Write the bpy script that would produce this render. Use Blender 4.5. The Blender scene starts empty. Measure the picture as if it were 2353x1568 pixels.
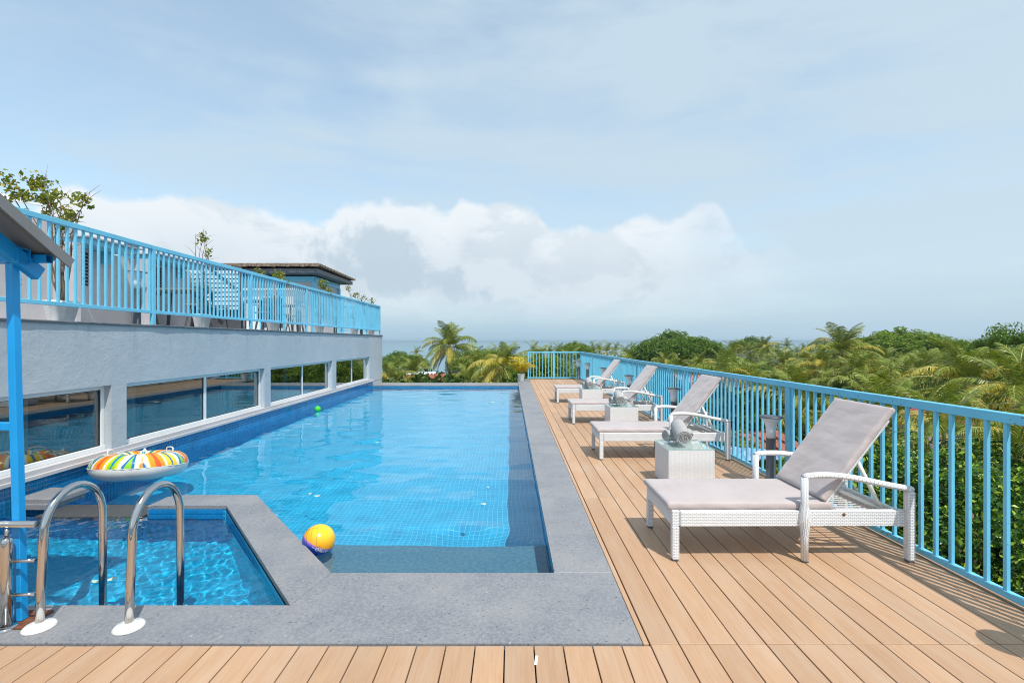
import bpy, math, random
import numpy as np
from mathutils import Vector, Matrix, Euler

S = bpy.context.scene
C = S.collection
R = math.radians
PI = math.pi

# ------------------------------------------------------------------ camera
EYE = 1.65
cd = bpy.data.cameras.new('camera')
cam = bpy.data.objects.new('camera', cd)
C.objects.link(cam)
S.camera = cam
cam.location = (0, 0, EYE)
cam.rotation_euler = (PI / 2, 0, 0)
cd.lens = 16.84
cd.sensor_width = 36.0
cd.shift_y = -0.0004
cd.clip_start = 0.05
cd.clip_end = 20000

HAZE = .00028
# ------------------------------------------------------------------ exposure
S.render.engine = 'CYCLES'
S.view_settings.view_transform = 'Standard'
S.view_settings.look = 'None'
S.view_settings.exposure = 0.0
S.view_settings.gamma = 1.0
S.view_settings.use_curve_mapping = False
S.cycles.use_denoising = True
S.cycles.pixel_filter_type = 'BLACKMAN_HARRIS'
S.cycles.filter_width = 1.05
S.cycles.max_bounces = 10
S.cycles.transparent_max_bounces = 16
S.cycles.sample_clamp_indirect = 6.0

# ------------------------------------------------------------------ sun
SUN_DIR = Vector((.29, -.54, 1.0)).normalized()
sl = bpy.data.lights.new('sun', 'SUN')
sl.energy = 4.3
sl.angle = R(.53)
sl.color = (1.0, .955, .88)
sl.cycles.is_caustics_light = True
sun = bpy.data.objects.new('sun', sl)
C.objects.link(sun)
sun.rotation_euler = SUN_DIR.to_track_quat('Z', 'Y').to_euler()

# ------------------------------------------------------------------ node helpers
class NT:
    """tiny expression helper for node trees"""
    def __init__(s, tree):
        s.t = tree; s.n = tree.nodes; s.l = tree.links
    def put(s, sock, v):
        if v is None: return
        if isinstance(v, bpy.types.NodeSocket): s.l.new(v, sock)
        else:
            try: sock.default_value = v
            except Exception:
                sock.default_value = (v, v, v) if not hasattr(v, '__len__') else (tuple(v) + (1,))[:4]
    def m(s, op, a, b=None, c=None, clamp=False):
        n = s.n.new('ShaderNodeMath'); n.operation = op; n.use_clamp = clamp
        s.put(n.inputs[0], a); s.put(n.inputs[1], b); s.put(n.inputs[2], c)
        return n.outputs[0]
    def mr(s, v, a, b, c=0., d=1., smooth=True):
        n = s.n.new('ShaderNodeMapRange'); n.interpolation_type = 'SMOOTHSTEP' if smooth else 'LINEAR'
        s.put(n.inputs[0], v); s.put(n.inputs[1], a); s.put(n.inputs[2], b); s.put(n.inputs[3], c); s.put(n.inputs[4], d)
        return n.outputs[0]
    def mix(s, f, a, b, mode='MIX'):
        n = s.n.new('ShaderNodeMix'); n.data_type = 'RGBA'; n.blend_type = mode
        s.put(n.inputs[0], f)
        for i, v in ((6, a), (7, b)):
            if isinstance(v, bpy.types.NodeSocket): s.l.new(v, n.inputs[i])
            else: n.inputs[i].default_value = tuple(v)[:3] + (1,)
        return n.outputs[2]
    def noise(s, vec, scale, detail=4, rough=.55, dist=0., out=0):
        n = s.n.new('ShaderNodeTexNoise')
        if vec is not None: s.l.new(vec, n.inputs['Vector'])
        n.inputs['Scale'].default_value = scale; n.inputs['Detail'].default_value = detail
        n.inputs['Roughness'].default_value = rough; n.inputs['Distortion'].default_value = dist
        return n.outputs[out]
    def mapping(s, vec, scale=(1, 1, 1), loc=(0, 0, 0), rot=(0, 0, 0)):
        n = s.n.new('ShaderNodeMapping'); s.l.new(vec, n.inputs[0])
        n.inputs['Scale'].default_value = scale; n.inputs['Location'].default_value = loc; n.inputs['Rotation'].default_value = rot
        return n.outputs[0]
    def ramp(s, f, stops):
        n = s.n.new('ShaderNodeValToRGB'); s.l.new(f, n.inputs[0])
        e = n.color_ramp.elements
        while len(e) < len(stops): e.new(.5)
        for k, (p, c) in enumerate(stops):
            e[k].position = p; e[k].color = tuple(c)[:3] + (1,)
        return n.outputs[0]
    def sep(s, v):
        n = s.n.new('ShaderNodeSeparateXYZ'); s.l.new(v, n.inputs[0]); return n.outputs

# ------------------------------------------------------------------ sky
W = bpy.data.worlds.new('World')
S.world = W
W.use_nodes = True
wt = NT(W.node_tree)
bg = W.node_tree.nodes['Background']
sky = wt.n.new('ShaderNodeTexSky')
sky.sky_type = 'NISHITA'
sky.sun_disc = False
sky.sun_elevation = math.asin(SUN_DIR.z)
sky.sun_rotation = math.atan2(SUN_DIR.x, SUN_DIR.y)
sky.air_density = 1.0; sky.dust_density = 1.5; sky.ozone_density = 1.0
tc = wt.n.new('ShaderNodeTexCoord')
D = tc.outputs['Generated']
dx, dy, dz = wt.sep(D)
az = wt.m('ARCTAN2', dx, dy)
el = wt.m('ARCSINE', dz)
# outline of the cumulus bank, elevation over azimuth
pts = [(0, 500), (90, 455), (170, 405), (215, 425), (300, 432), (480, 430), (560, 452), (640, 480), (720, 492), (800, 462), (880, 450), (960, 455),
       (1030, 478), (1060, 456), (1140, 462), (1225, 465), (1270, 512), (1335, 505), (1400, 516), (1470, 486), (1550, 492),
       (1620, 456), (1668, 482), (1705, 530), (1740, 565), (1780, 556), (1835, 575), (1890, 625), (1990, 670), (2200, 690), (2352, 690)]
fc = wt.n.new('ShaderNodeFloatCurve')
cm = fc.mapping.curves[0]
P = []
for (px, row) in pts:
    a = math.atan((px - 1176) / 1100.)
    e = math.atan((783 - row) / math.hypot(1100, px - 1176))
    P.append(((a + .95) / 1.9, e / .4))
cm.points[0].location = (0, .35); cm.points[1].location = (1, .15)
for p in P: cm.points.new(*p)
fc.mapping.update()
wt.l.new(wt.mr(az, -.95, .95, 0, 1, smooth=False), fc.inputs['Value'])
top = wt.m('MULTIPLY', fc.outputs[0], .4)
n1 = wt.noise(D, 14, 5, .6)
n2 = wt.noise(D, 48, 4, .6)
vo = wt.n.new('ShaderNodeTexVoronoi'); vo.feature = 'SMOOTH_F1'; vo.inputs['Scale'].default_value = 22
wt.l.new(D, vo.inputs['Vector'])
elp = wt.m('ADD', el, wt.m('MULTIPLY', wt.m('SUBTRACT', n1, .5), .045))
elp = wt.m('ADD', elp, wt.m('MULTIPLY', wt.m('SUBTRACT', n2, .5), .014))
elp = wt.m('ADD', elp, wt.m('MULTIPLY', vo.outputs['Distance'], .022))
dd = wt.m('SUBTRACT', top, elp)
cum = wt.mr(dd, -.006, .014)
low = wt.mr(el, .015, .11)
cum = wt.m('MULTIPLY', cum, low)
rightfade = wt.mr(az, .22, .60, 1, .0)
leftfade = wt.mr(az, -1.1, -.8, .5, 1)
cum = wt.m('MULTIPLY', wt.m('MULTIPLY', cum, rightfade), leftfade)
# shading inside the bank: grey-blue hollows
sh1 = wt.noise(wt.mapping(D, (1, 1, 1.6), (3.1, .4, 1.2)), 5.5, 6, .58, .4)
hollow = wt.mr(sh1, .50, .60)
# large grey hollow left of centre
hx = wt.m('DIVIDE', wt.m('ADD', az, .24), .20)
hz = wt.m('DIVIDE', wt.m('SUBTRACT', wt.m('ADD', el, wt.m('MULTIPLY', az, .22)), .100), .070)
hr = wt.m('ADD', wt.m('MULTIPLY', hx, hx), wt.m('MULTIPLY', hz, hz))
hr = wt.m('ADD', hr, wt.m('MULTIPLY', wt.m('SUBTRACT', wt.noise(D, 9, 6, .65), .5), 4.0))
big = wt.mr(hr, .95, .25, 0, 1)
sh = wt.m('MAXIMUM', wt.m('MULTIPLY', hollow, .30), wt.m('MULTIPLY', big, .62))
edge = wt.mr(dd, .0, .14, 0, 1)
ccol = wt.mix(edge, (.87, .93, .98), (.71, .80, .88))
ccol = wt.mix(sh, ccol, (.45, .59, .71))
# thin high veil
v1 = wt.noise(wt.mapping(D, (1.0, 1.0, 3.4), (.3, 1.7, .2), (0, R(14), 0)), 1.7, 7, .55, .6)
v2 = wt.noise(wt.mapping(D, (1.0, 1.2, 5.0), (4.3, .7, 2.2), (0, R(-18), 0)), 3.4, 6, .6, .3)
veil = wt.m('ADD', wt.m('MULTIPLY', v1, .72), wt.m('MULTIPLY', v2, .28))
veil = wt.m('ADD', veil, wt.m('MULTIPLY', az, .13))
veil = wt.mr(veil, .36, .66, .38, .94)
nish = wt.mix(1.0, sky.outputs[0], (.245, .262, .240), 'MULTIPLY')
base = wt.mix(veil, nish, (.60, .74, .85))
hb = wt.mr(el, .0, .13, .85, 0)
base = wt.mix(hb, base, wt.mix(wt.mr(az, -.1, .7), (.40, .585, .74), (.47, .64, .78)))
skyc = wt.mix(cum, base, ccol)
# below the horizon: sea-coloured
skyc = wt.mix(wt.mr(el, -.02, 0.0, 1, 0), skyc, (.20, .33, .40))
wt.l.new(skyc, bg.inputs[0])
bg.inputs[1].default_value = 1.0

# ------------------------------------------------------------------ materials
def new_mat(name):
    m = bpy.data.materials.new(name); m.use_nodes = True
    t = NT(m.node_tree); b = m.node_tree.nodes['Principled BSDF']
    return m, t, b
def objco(t):
    return t.n.new('ShaderNodeTexCoord').outputs['Object']
def uvco(t):
    return t.n.new('ShaderNodeTexCoord').outputs['UV']
def geo(t, what='Position'):
    return t.n.new('ShaderNodeNewGeometry').outputs[what]
def bump(t, b, h, dist=.01, strength=.5):
    n = t.n.new('ShaderNodeBump'); n.inputs['Distance'].default_value = dist; n.inputs['Strength'].default_value = strength
    t.l.new(h, n.inputs['Height']); t.l.new(n.outputs[0], b.inputs['Normal']); return n
def simple(name, col, rough=.5, metal=0., var=.08, scale=6., bmp=0., bscale=60, spec=.5):
    m, t, b = new_mat(name)
    o = objco(t)
    n = t.noise(o, scale, 5, .6)
    f = t.mr(n, .3, .7, 1 - var, 1 + var, smooth=False)
    c = t.mix(1.0, col, (1, 1, 1), 'MULTIPLY')
    mul = t.n.new('ShaderNodeVectorMath'); mul.operation = 'SCALE'
    t.l.new(c, mul.inputs[0]); t.l.new(f, mul.inputs['Scale'])
    t.l.new(mul.outputs[0], b.inputs['Base Color'])
    b.inputs['Roughness'].default_value = rough; b.inputs['Metallic'].default_value = metal
    b.inputs['Specular IOR Level'].default_value = spec
    if bmp: bump(t, b, t.noise(o, bscale, 3), bmp, .6)
    return m

def mat_plank():
    m, t, b = new_mat('composite_plank')
    o = objco(t)
    oi = t.n.new('ShaderNodeObjectInfo').outputs['Random']
    off = t.n.new('ShaderNodeVectorMath'); off.operation = 'SCALE'
    cmb = t.n.new('ShaderNodeCombineXYZ')
    for k in range(3): t.l.new(oi, cmb.inputs[k])
    t.l.new(cmb.outputs[0], off.inputs[0]); off.inputs['Scale'].default_value = 37.
    ad = t.n.new('ShaderNodeVectorMath'); ad.operation = 'ADD'
    t.l.new(o, ad.inputs[0]); t.l.new(off.outputs[0], ad.inputs[1])
    v = ad.outputs[0]
    g = t.noise(t.mapping(v, (26, 1.3, 1)), 3.2, 6, .62, .3)
    g2 = t.noise(t.mapping(v, (6, .8, 1)), 1.6, 4, .55)
    blot = t.noise(v, 2.2, 4, .6)
    c = t.ramp(g, [(.25, (.425, .250, .142)), (.52, (.475, .288, .168)), (.8, (.520, .330, .202))])
    c = t.mix(t.mr(g2, .40, .70, 0, .45), c, (.52, .375, .26))
    c = t.mix(t.mr(blot, .55, .80, 0, .45), c, (.58, .35, .17))
    # footprints and dried dust
    d = t.noise(geo(t), .9, 5, .65)
    c = t.mix(t.mr(d, .50, .75, 0, .32), c, (.55, .43, .33))
    mul = t.n.new('ShaderNodeVectorMath'); mul.operation = 'SCALE'
    t.l.new(c, mul.inputs[0]); t.l.new(t.mr(oi, 0, 1, .90, 1.06, smooth=False), mul.inputs['Scale'])
    t.l.new(mul.outputs[0], b.inputs['Base Color'])
    b.inputs['Roughness'].default_value = .62
    bump(t, b, g, .0016, .5)
    return m
def mat_stone(name='grey_stone', dark=1.0):
    m, t, b = new_mat(name)
    p = geo(t)
    n1 = t.noise(p, 1.6, 6, .65)
    n2 = t.noise(p, 55, 5, .7)
    c = t.mix(t.mr(n1, .35, .68), (.172 * dark, .180 * dark, .203 * dark), (.255 * dark, .252 * dark, .258 * dark))
    c = t.mix(t.mr(n2, .38, .66, 0, .55), c, (.33 * dark, .325 * dark, .33 * dark))
    vo = t.n.new('ShaderNodeTexVoronoi'); vo.inputs['Scale'].default_value = 24; vo.inputs['Randomness'].default_value = 1
    t.l.new(t.mapping(p, (1, 1.5, 1)), vo.inputs['Vector'])
    spots = t.m('MULTIPLY', t.mr(vo.outputs['Distance'], .10, .26, 1, 0), t.mr(t.noise(p, 9, 3), .48, .58))
    c = t.mix(t.m('MULTIPLY', spots, .85), c, (.07 * dark, .09 * dark, .12 * dark))
    vo2 = t.n.new('ShaderNodeTexVoronoi'); vo2.inputs['Scale'].default_value = 9
    t.l.new(t.mapping(p, (1, 1, 1), (3, 7, 1)), vo2.inputs['Vector'])
    c = t.mix(t.m('MULTIPLY', t.mr(vo2.outputs['Distance'], .035, .06, 1, 0), .5), c, (.62, .62, .60))
    st = t.noise(p, .8, 3, .5)
    c = t.mix(t.mr(st, .60, .80, 0, .38), c, (.33 * dark, .255 * dark, .20 * dark))
    t.l.new(c, b.inputs['Base Color'])
    b.inputs['Roughness'].default_value = .48
    bump(t, b, n2, .0015, .6)
    return m
def mat_bluepaint(name='blue_paint', col=(.115, .46, .70), rust=.5):
    m, t, b = new_mat(name)
    p = geo(t)
    n1 = t.noise(p, 2.5, 4)
    n2 = t.noise(p, 30, 6, .75)
    c = t.mix(t.mr(n1, .3, .7, 0, 1), col, tuple(min(1, v * 1.12) for v in col))
    chip = t.m('MULTIPLY', t.mr(n2, .60, .625), t.mr(t.noise(p, 3.1, 3), .50, .60))
    c = t.mix(t.m('MULTIPLY', chip, rust * 1.6, clamp=True), c, (.08, .055, .045))
    t.l.new(c, b.inputs['Base Color'])
    b.inputs['Roughness'].default_value = .38
    bump(t, b, t.noise(p, 90, 3), .0006, .4)
    return m
def mat_plaster():
    m, t, b = new_mat('grey_plaster')
    p = geo(t)
    big = t.noise(p, .7, 6, .62)
    mid = t.noise(p, 4.5, 5, .62)
    c = t.mix(t.mr(big, .35, .68), (.39, .44, .49), (.46, .50, .54))
    c = t.mix(t.mr(mid, .52, .72, 0, .3), c, (.45, .50, .55))
    # weather streaks running down from the cap
    st = t.noise(t.mapping(p, (1, 5.5, .45)), 2.2, 5, .6)
    z = t.sep(p)[2]
    c = t.mix(t.m('MULTIPLY', t.mr(st, .52, .70), t.mr(z, 1.2, 1.9, 0, .42)), c, (.24, .29, .35))
    t.l.new(c, b.inputs['Base Color'])
    b.inputs['Roughness'].default_value = .8
    h = t.m('ADD', t.m('MULTIPLY', t.noise(p, 26, 6, .7), .6), t.m('MULTIPLY', t.noise(p, 6, 3), .9))
    bump(t, b, h, .014, .62)
    return m
def mat_wall(name, col):
    m, t, b = new_mat(name)
    p = geo(t)
    c = t.mix(t.mr(t.noise(p, 1.1, 5, .6), .3, .7), tuple(v * .9 for v in col), tuple(v * 1.08 for v in col))
    t.l.new(c, b.inputs['Base Color']); b.inputs['Roughness'].default_value = .8
    bump(t, b, t.noise(p, 30, 5, .7), .006, .6)
    return m
def mat_tile(name, c1, c2, grout, size=.05, gw=.05):
    m, t, b = new_mat(name)
    u = uvco(t)
    br = t.n.new('ShaderNodeTexBrick'); t.l.new(u, br.inputs['Vector'])
    br.offset = 0; br.squash = 1
    br.inputs['Scale'].default_value = 1.0
    br.inputs['Brick Width'].default_value = size; br.inputs['Row Height'].default_value = size
    br.inputs['Mortar Size'].default_value = size * gw; br.inputs['Mortar Smooth'].default_value = .2
    br.inputs['Bias'].default_value = 0
    br.inputs['Color1'].default_value = c1 + (1,); br.inputs['Color2'].default_value = c2 + (1,)
    br.inputs['Mortar'].default_value = grout + (1,)
    n = t.noise(geo(t), 1.3, 4)
    c = t.mix(t.mr(n, .35, .7, 0, .22), br.outputs['Color'], c2)
    t.l.new(c, b.inputs['Base Color']); b.inputs['Roughness'].default_value = .18
    return m
def mat_wicker():
    m, t, b = new_mat('white_wicker')
    u = uvco(t)
    br = t.n.new('ShaderNodeTexBrick'); t.l.new(u, br.inputs['Vector'])
    br.offset = .5; br.inputs['Scale'].default_value = 1.
    br.inputs['Brick Width'].default_value = .030; br.inputs['Row Height'].default_value = .0115
    br.inputs['Mortar Size'].default_value = .0024; br.inputs['Mortar Smooth'].default_value = 1.
    br.inputs['Color1'].default_value = (.88, .88, .87, 1); br.inputs['Color2'].default_value = (.80, .805, .81, 1)
    br.inputs['Mortar'].default_value = (.50, .52, .56, 1)
    c = t.mix(t.mr(t.noise(objco(t), 3, 4), .55, .75, 0, .22), br.outputs['Color'], (.66, .58, .48))
    t.l.new(c, b.inputs['Base Color']); b.inputs['Roughness'].default_value = .42
    inv = t.m('SUBTRACT', 1.0, br.outputs['Fac'])
    bump(t, b, inv, .004, .8)
    return m
def mat_fabric():
    m, t, b = new_mat('taupe_fabric')
    o = objco(t)
    n = t.noise(o, 3, 5, .6)
    c = t.mix(t.mr(n, .3, .7), (.435, .365, .348), (.490, .415, .398))
    t.l.new(c, b.inputs['Base Color']); b.inputs['Roughness'].default_value = .75
    b.inputs['Sheen Weight'].default_value = .35
    h = t.m('ADD', t.noise(t.mapping(o, (9, 2.2, 6), (0, 0, 0), (0, 0, R(28))), 1.1, 4, .5, .5), t.m('MULTIPLY', t.noise(o, 260, 2), .05))
    bump(t, b, h, .022, .30)
    return m
def mat_leaf(name, ca, cb, trans=.35, rough=.42, yellow=None, yamt=.12):
    m = bpy.data.materials.new(name); m.use_nodes = True
    t = NT(m.node_tree); t.n.clear()
    g = t.n.new('ShaderNodeNewGeometry')
    rnd = g.outputs['Random Per Island']
    c = t.mix(rnd, ca, cb)
    oi = t.n.new('ShaderNodeObjectInfo').outputs['Random']
    c = t.mix(t.m('MULTIPLY', oi, .55), c, tuple((a + b2) * .42 for a, b2 in zip(ca, cb)))
    pn = t.noise(g.outputs['Position'], .55, 3)
    c = t.mix(t.mr(pn, .4, .7, 0, .35), c, cb)
    if yellow:
        rn = t.m('FRACT', t.m('MULTIPLY', rnd, 17.3))
        c = t.mix(t.mr(rn, 1 - yamt, 1 - yamt + .02), c, yellow)
    pb = t.n.new('ShaderNodeBsdfPrincipled'); t.l.new(c, pb.inputs['Base Color']); pb.inputs['Roughness'].default_value = rough
    pb.inputs['Specular IOR Level'].default_value = .22
    tr = t.n.new('ShaderNodeBsdfTranslucent')
    tcol = t.mix(1.0, c, (1.5, 1.5, .55), 'MULTIPLY'); t.l.new(tcol, tr.inputs[0])
    mx = t.n.new('ShaderNodeMixShader'); mx.inputs[0].default_value = trans
    t.l.new(pb.outputs[0], mx.inputs[1]); t.l.new(tr.outputs[0], mx.inputs[2])
    o = t.n.new('ShaderNodeOutputMaterial'); t.l.new(mx.outputs[0], o.inputs[0])
    return m
def mat_glass_thin(name, tint, refl=1.0, ior=1.5):
    m = bpy.data.materials.new(name); m.use_nodes = True
    t = NT(m.node_tree); t.n.clear()
    g_ = t.n.new('ShaderNodeNewGeometry'); dt_ = t.n.new('ShaderNodeVectorMath'); dt_.operation = 'DOT_PRODUCT'
    t.l.new(g_.outputs['Normal'], dt_.inputs[0]); t.l.new(g_.outputs['Incoming'], dt_.inputs[1])
    fz = t.m('POWER', t.m('SUBTRACT', 1.0, t.m('ABSOLUTE', dt_.outputs['Value']), clamp=True), 5)
    frs = t.m('ADD', .045, t.m('MULTIPLY', .95, fz))
    tp = t.n.new('ShaderNodeBsdfTransparent'); tp.inputs[0].default_value = tint + (1,)
    gl = t.n.new('ShaderNodeBsdfGlossy'); gl.inputs['Roughness'].default_value = .0
    gl.inputs[0].default_value = (.95, .98, 1, 1)
    mx = t.n.new('ShaderNodeMixShader')
    t.l.new(t.m('MULTIPLY', frs, refl, clamp=True), mx.inputs[0])
    t.l.new(tp.outputs[0], mx.inputs[1]); t.l.new(gl.outputs[0], mx.inputs[2])
    o = t.n.new('ShaderNodeOutputMaterial'); t.l.new(mx.outputs[0], o.inputs[0])
    return m
def mat_water():
    m = bpy.data.materials.new('pool_water'); m.use_nodes = True
    t = NT(m.node_tree); t.n.clear()
    gl = t.n.new('ShaderNodeBsdfGlass'); gl.inputs['IOR'].default_value = 1.33; gl.inputs['Roughness'].default_value = 0
    gl.inputs['Color'].default_value = (.90, .985, 1, 1)
    o = t.n.new('ShaderNodeOutputMaterial'); t.l.new(gl.outputs[0], o.inputs[0])
    return m
def mat_sea():
    m, t, b = new_mat('sea_water')
    p = geo(t)
    n = t.noise(t.mapping(p, (.010, .05, 1)), .35, 5, .6)
    c = t.mix(t.mr(n, .35, .65), (.12, .23, .27), (.15, .27, .31))
    t.l.new(c, b.inputs['Base Color']); b.inputs['Roughness'].default_value = .35
    b.inputs['Specular IOR Level'].default_value = .5
    bump(t, b, t.noise(t.mapping(p, (.2, .6, 1)), 1.2, 4), .6, .6)
    return m
def mat_steel():
    m, t, b = new_mat('stainless_steel')
    o = geo(t)
    b.inputs['Base Color'].default_value = (.58, .57, .56, 1); b.inputs['Metallic'].default_value = 1.
    rr = t.mr(t.noise(o, 30, 4), .3, .7, .06, .17); t.l.new(rr, b.inputs['Roughness'])
    sp = t.mr(t.noise(o, 60, 4, .7), .66, .70)
    c = t.mix(t.m('MULTIPLY', sp, .8), (.58, .565, .55), (.24, .12, .06)); t.l.new(c, b.inputs['Base Color'])
    return m
def mat_attr(name, rough=.25, attr='col', coat=.3):
    m, t, b = new_mat(name)
    a = t.n.new('ShaderNodeAttribute'); a.attribute_name = attr
    t.l.new(a.outputs['Color'], b.inputs['Base Color']); b.inputs['Roughness'].default_value = rough
    b.inputs['Coat Weight'].default_value = coat
    return m
def mat_rooftile(name, col):
    m, t, b = new_mat(name)
    p = objco(t)
    c = t.mix(t.mr(t.noise(p, 3.5, 6, .7), .35, .7), tuple(v * .62 for v in col), col)
    c = t.mix(t.mr(t.noise(p, .9, 4), .5, .75, 0, .55), c, (.16, .11, .09))
    t.l.new(c, b.inputs['Base Color']); b.inputs['Roughness'].default_value = .8
    return m

M = dict(
    plank=mat_plank(), stone=mat_stone(), blue=mat_bluepaint(col=(.150, .515, .715)), plaster=mat_plaster(),
    pavblue=mat_bluepaint('bright_blue_paint', (.006, .30, .70), .25),
    wetstone=mat_stone('wet_stone', .24),
    hut=mat_wall('pale_grey_wall', (.50, .485, .50)),
    floor_tile=mat_tile('pale_blue_tile', (.002, .385, .655), (.002, .445, .715), (.20, .66, .84), .06, .045),
    small_floor_tile=mat_tile('mid_blue_tile', (.002, .34, .60), (.002, .40, .67), (.10, .50, .70), .05, .04),
    wall_tile=mat_tile('deep_blue_tile', (.005, .18, .39), (.008, .25, .48), (.25, .48, .62), .05, .035),
    step=simple('submerged_stone', (.085, .20, .28), .6, var=.3, scale=30),
    grout=simple('grout', (.36, .55, .66), .7),
    tile=simple('blue_glaze', (.008, .175, .42), .12, var=.25, scale=3),
    wicker=mat_wicker(), fabric=mat_fabric(),
    frame=simple('white_aluminium', (.74, .77, .78), .35, var=.05),
    sealant=simple('dark_gasket', (.03, .03, .03), .6),
    pane=mat_glass_thin('window_glass', (.55, .68, .70), 3.2),
    clear=mat_glass_thin('table_glass', (.95, .99, .97), 1.0),
    rim=simple('glass_edge', (.30, .52, .45), .2),
    water=mat_water(), sea=mat_sea(), steel=mat_steel(),
    cap=simple('dark_cement_cap', (.115, .13, .15), .8, var=.3, scale=9, bmp=.01, bscale=25),
    joist=simple('dark_joist', (.05, .045, .04), .9),
    body=mat_wall('building_render', (.42, .42, .42)),
    white=simple('white_plastic', (.74, .73, .70), .35, var=.06),
    pot=simple('white_pot', (.86, .84, .82), .5, var=.10, scale=10),
    rustpot=simple('stained_pot', (.66, .58, .50), .6, var=.15, scale=10),
    soil=simple('soil', (.07, .045, .03), .9, var=.3, scale=30, bmp=.01),
    dgrey=simple('charcoal_metal', (.085, .095, .11), .42, var=.08),
    lens=simple('frosted_lamp_head', (.66, .71, .77), .25, var=.05),
    rust=simple('rust', (.16, .055, .025), .85, var=.5, scale=40),
    towel=simple('grey_towel', (.44, .435, .43), .95, var=.14, scale=30, bmp=.012, bscale=240, spec=.1),
    roofgrey=simple('grey_sheet', (.20, .21, .22), .42, var=.08, scale=4),
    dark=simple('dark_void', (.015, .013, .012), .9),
    room=simple('dark_room', (.17, .20, .21), .8, var=.3, scale=2),
    curtain=simple('pale_curtain', (.75, .80, .82), .85),
    slat=simple('white_slat', (.74, .78, .80), .5),
    louvre=simple('grey_louvre', (.30, .33, .37), .5),
    thatch=simple('weathered_brown_roof', (.22, .165, .125), .9, var=.5, scale=12, bmp=.02, bscale=30),
    wood=simple('weathered_wood', (.26, .22, .19), .8, var=.3, scale=14),
    bark=simple('bark', (.19, .155, .12), .9, var=.35, scale=8, bmp=.03, bscale=12),
    twig=simple('twig', (.17, .12, .085), .9, var=.2),
    frond=mat_leaf('palm_frond_green', (.072, .135, .018), (.26, .305, .040), .20, .30, (.34, .30, .07), .12),
    frondy=mat_leaf('palm_frond_yellow', (.36, .34, .04), (.58, .49, .085), .20, .36, (.36, .24, .06), .2),
    frondd=mat_leaf('palm_frond_dry', (.21, .135, .045), (.30, .20, .075), .2, .6),
    rachis=simple('frond_midrib', (.42, .38, .11), .5, var=.2),
    leafu=mat_leaf('leaf_undergrowth', (.018, .048, .008), (.055, .105, .014), .2, .5),  # leaf colour darkened to put shade into the gaps between the palms
    areca=mat_leaf('areca_frond', (.52, .36, .015), (.62, .46, .03), .3, .4, (.25, .30, .03), .12),
    leafa=mat_leaf('leaf_mid_green', (.052, .128, .016), (.150, .245, .030), .28, .35, (.22, .25, .03), .08),
    leafb=mat_leaf('leaf_bright_green', (.085, .180, .018), (.21, .29, .03), .30, .40, (.26, .27, .04), .10),
    leafc=mat_leaf('leaf_dark_glossy', (.014, .048, .010), (.06, .150, .020), .16, .25, (.30, .42, .04), .24),
    leafp=mat_leaf('leaf_potted', (.10, .16, .025), (.20, .23, .035), .30, .40, (.42, .34, .04), .25),
    ground=simple('undergrowth_soil', (.035, .050, .018), 1., var=.5, scale=.2),
    redroof=mat_rooftile('red_roof', (.42, .12, .065)),
    pinkroof=mat_rooftile('pink_roof', (.62, .22, .19)),
    housewall=mat_wall('cream_wall', (.62, .57, .50)),
    whitewall=mat_wall('white_wall', (.70, .70, .68)),
    tarp=simple('blue_tarp', (.22, .36, .55), .5, var=.3, scale=5),
    petal=simple('floating_petal', (.42, .52, .42), .5),
    ballgreen=simple('green_ball', (.06, .62, .03), .25, var=.04),
)

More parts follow.
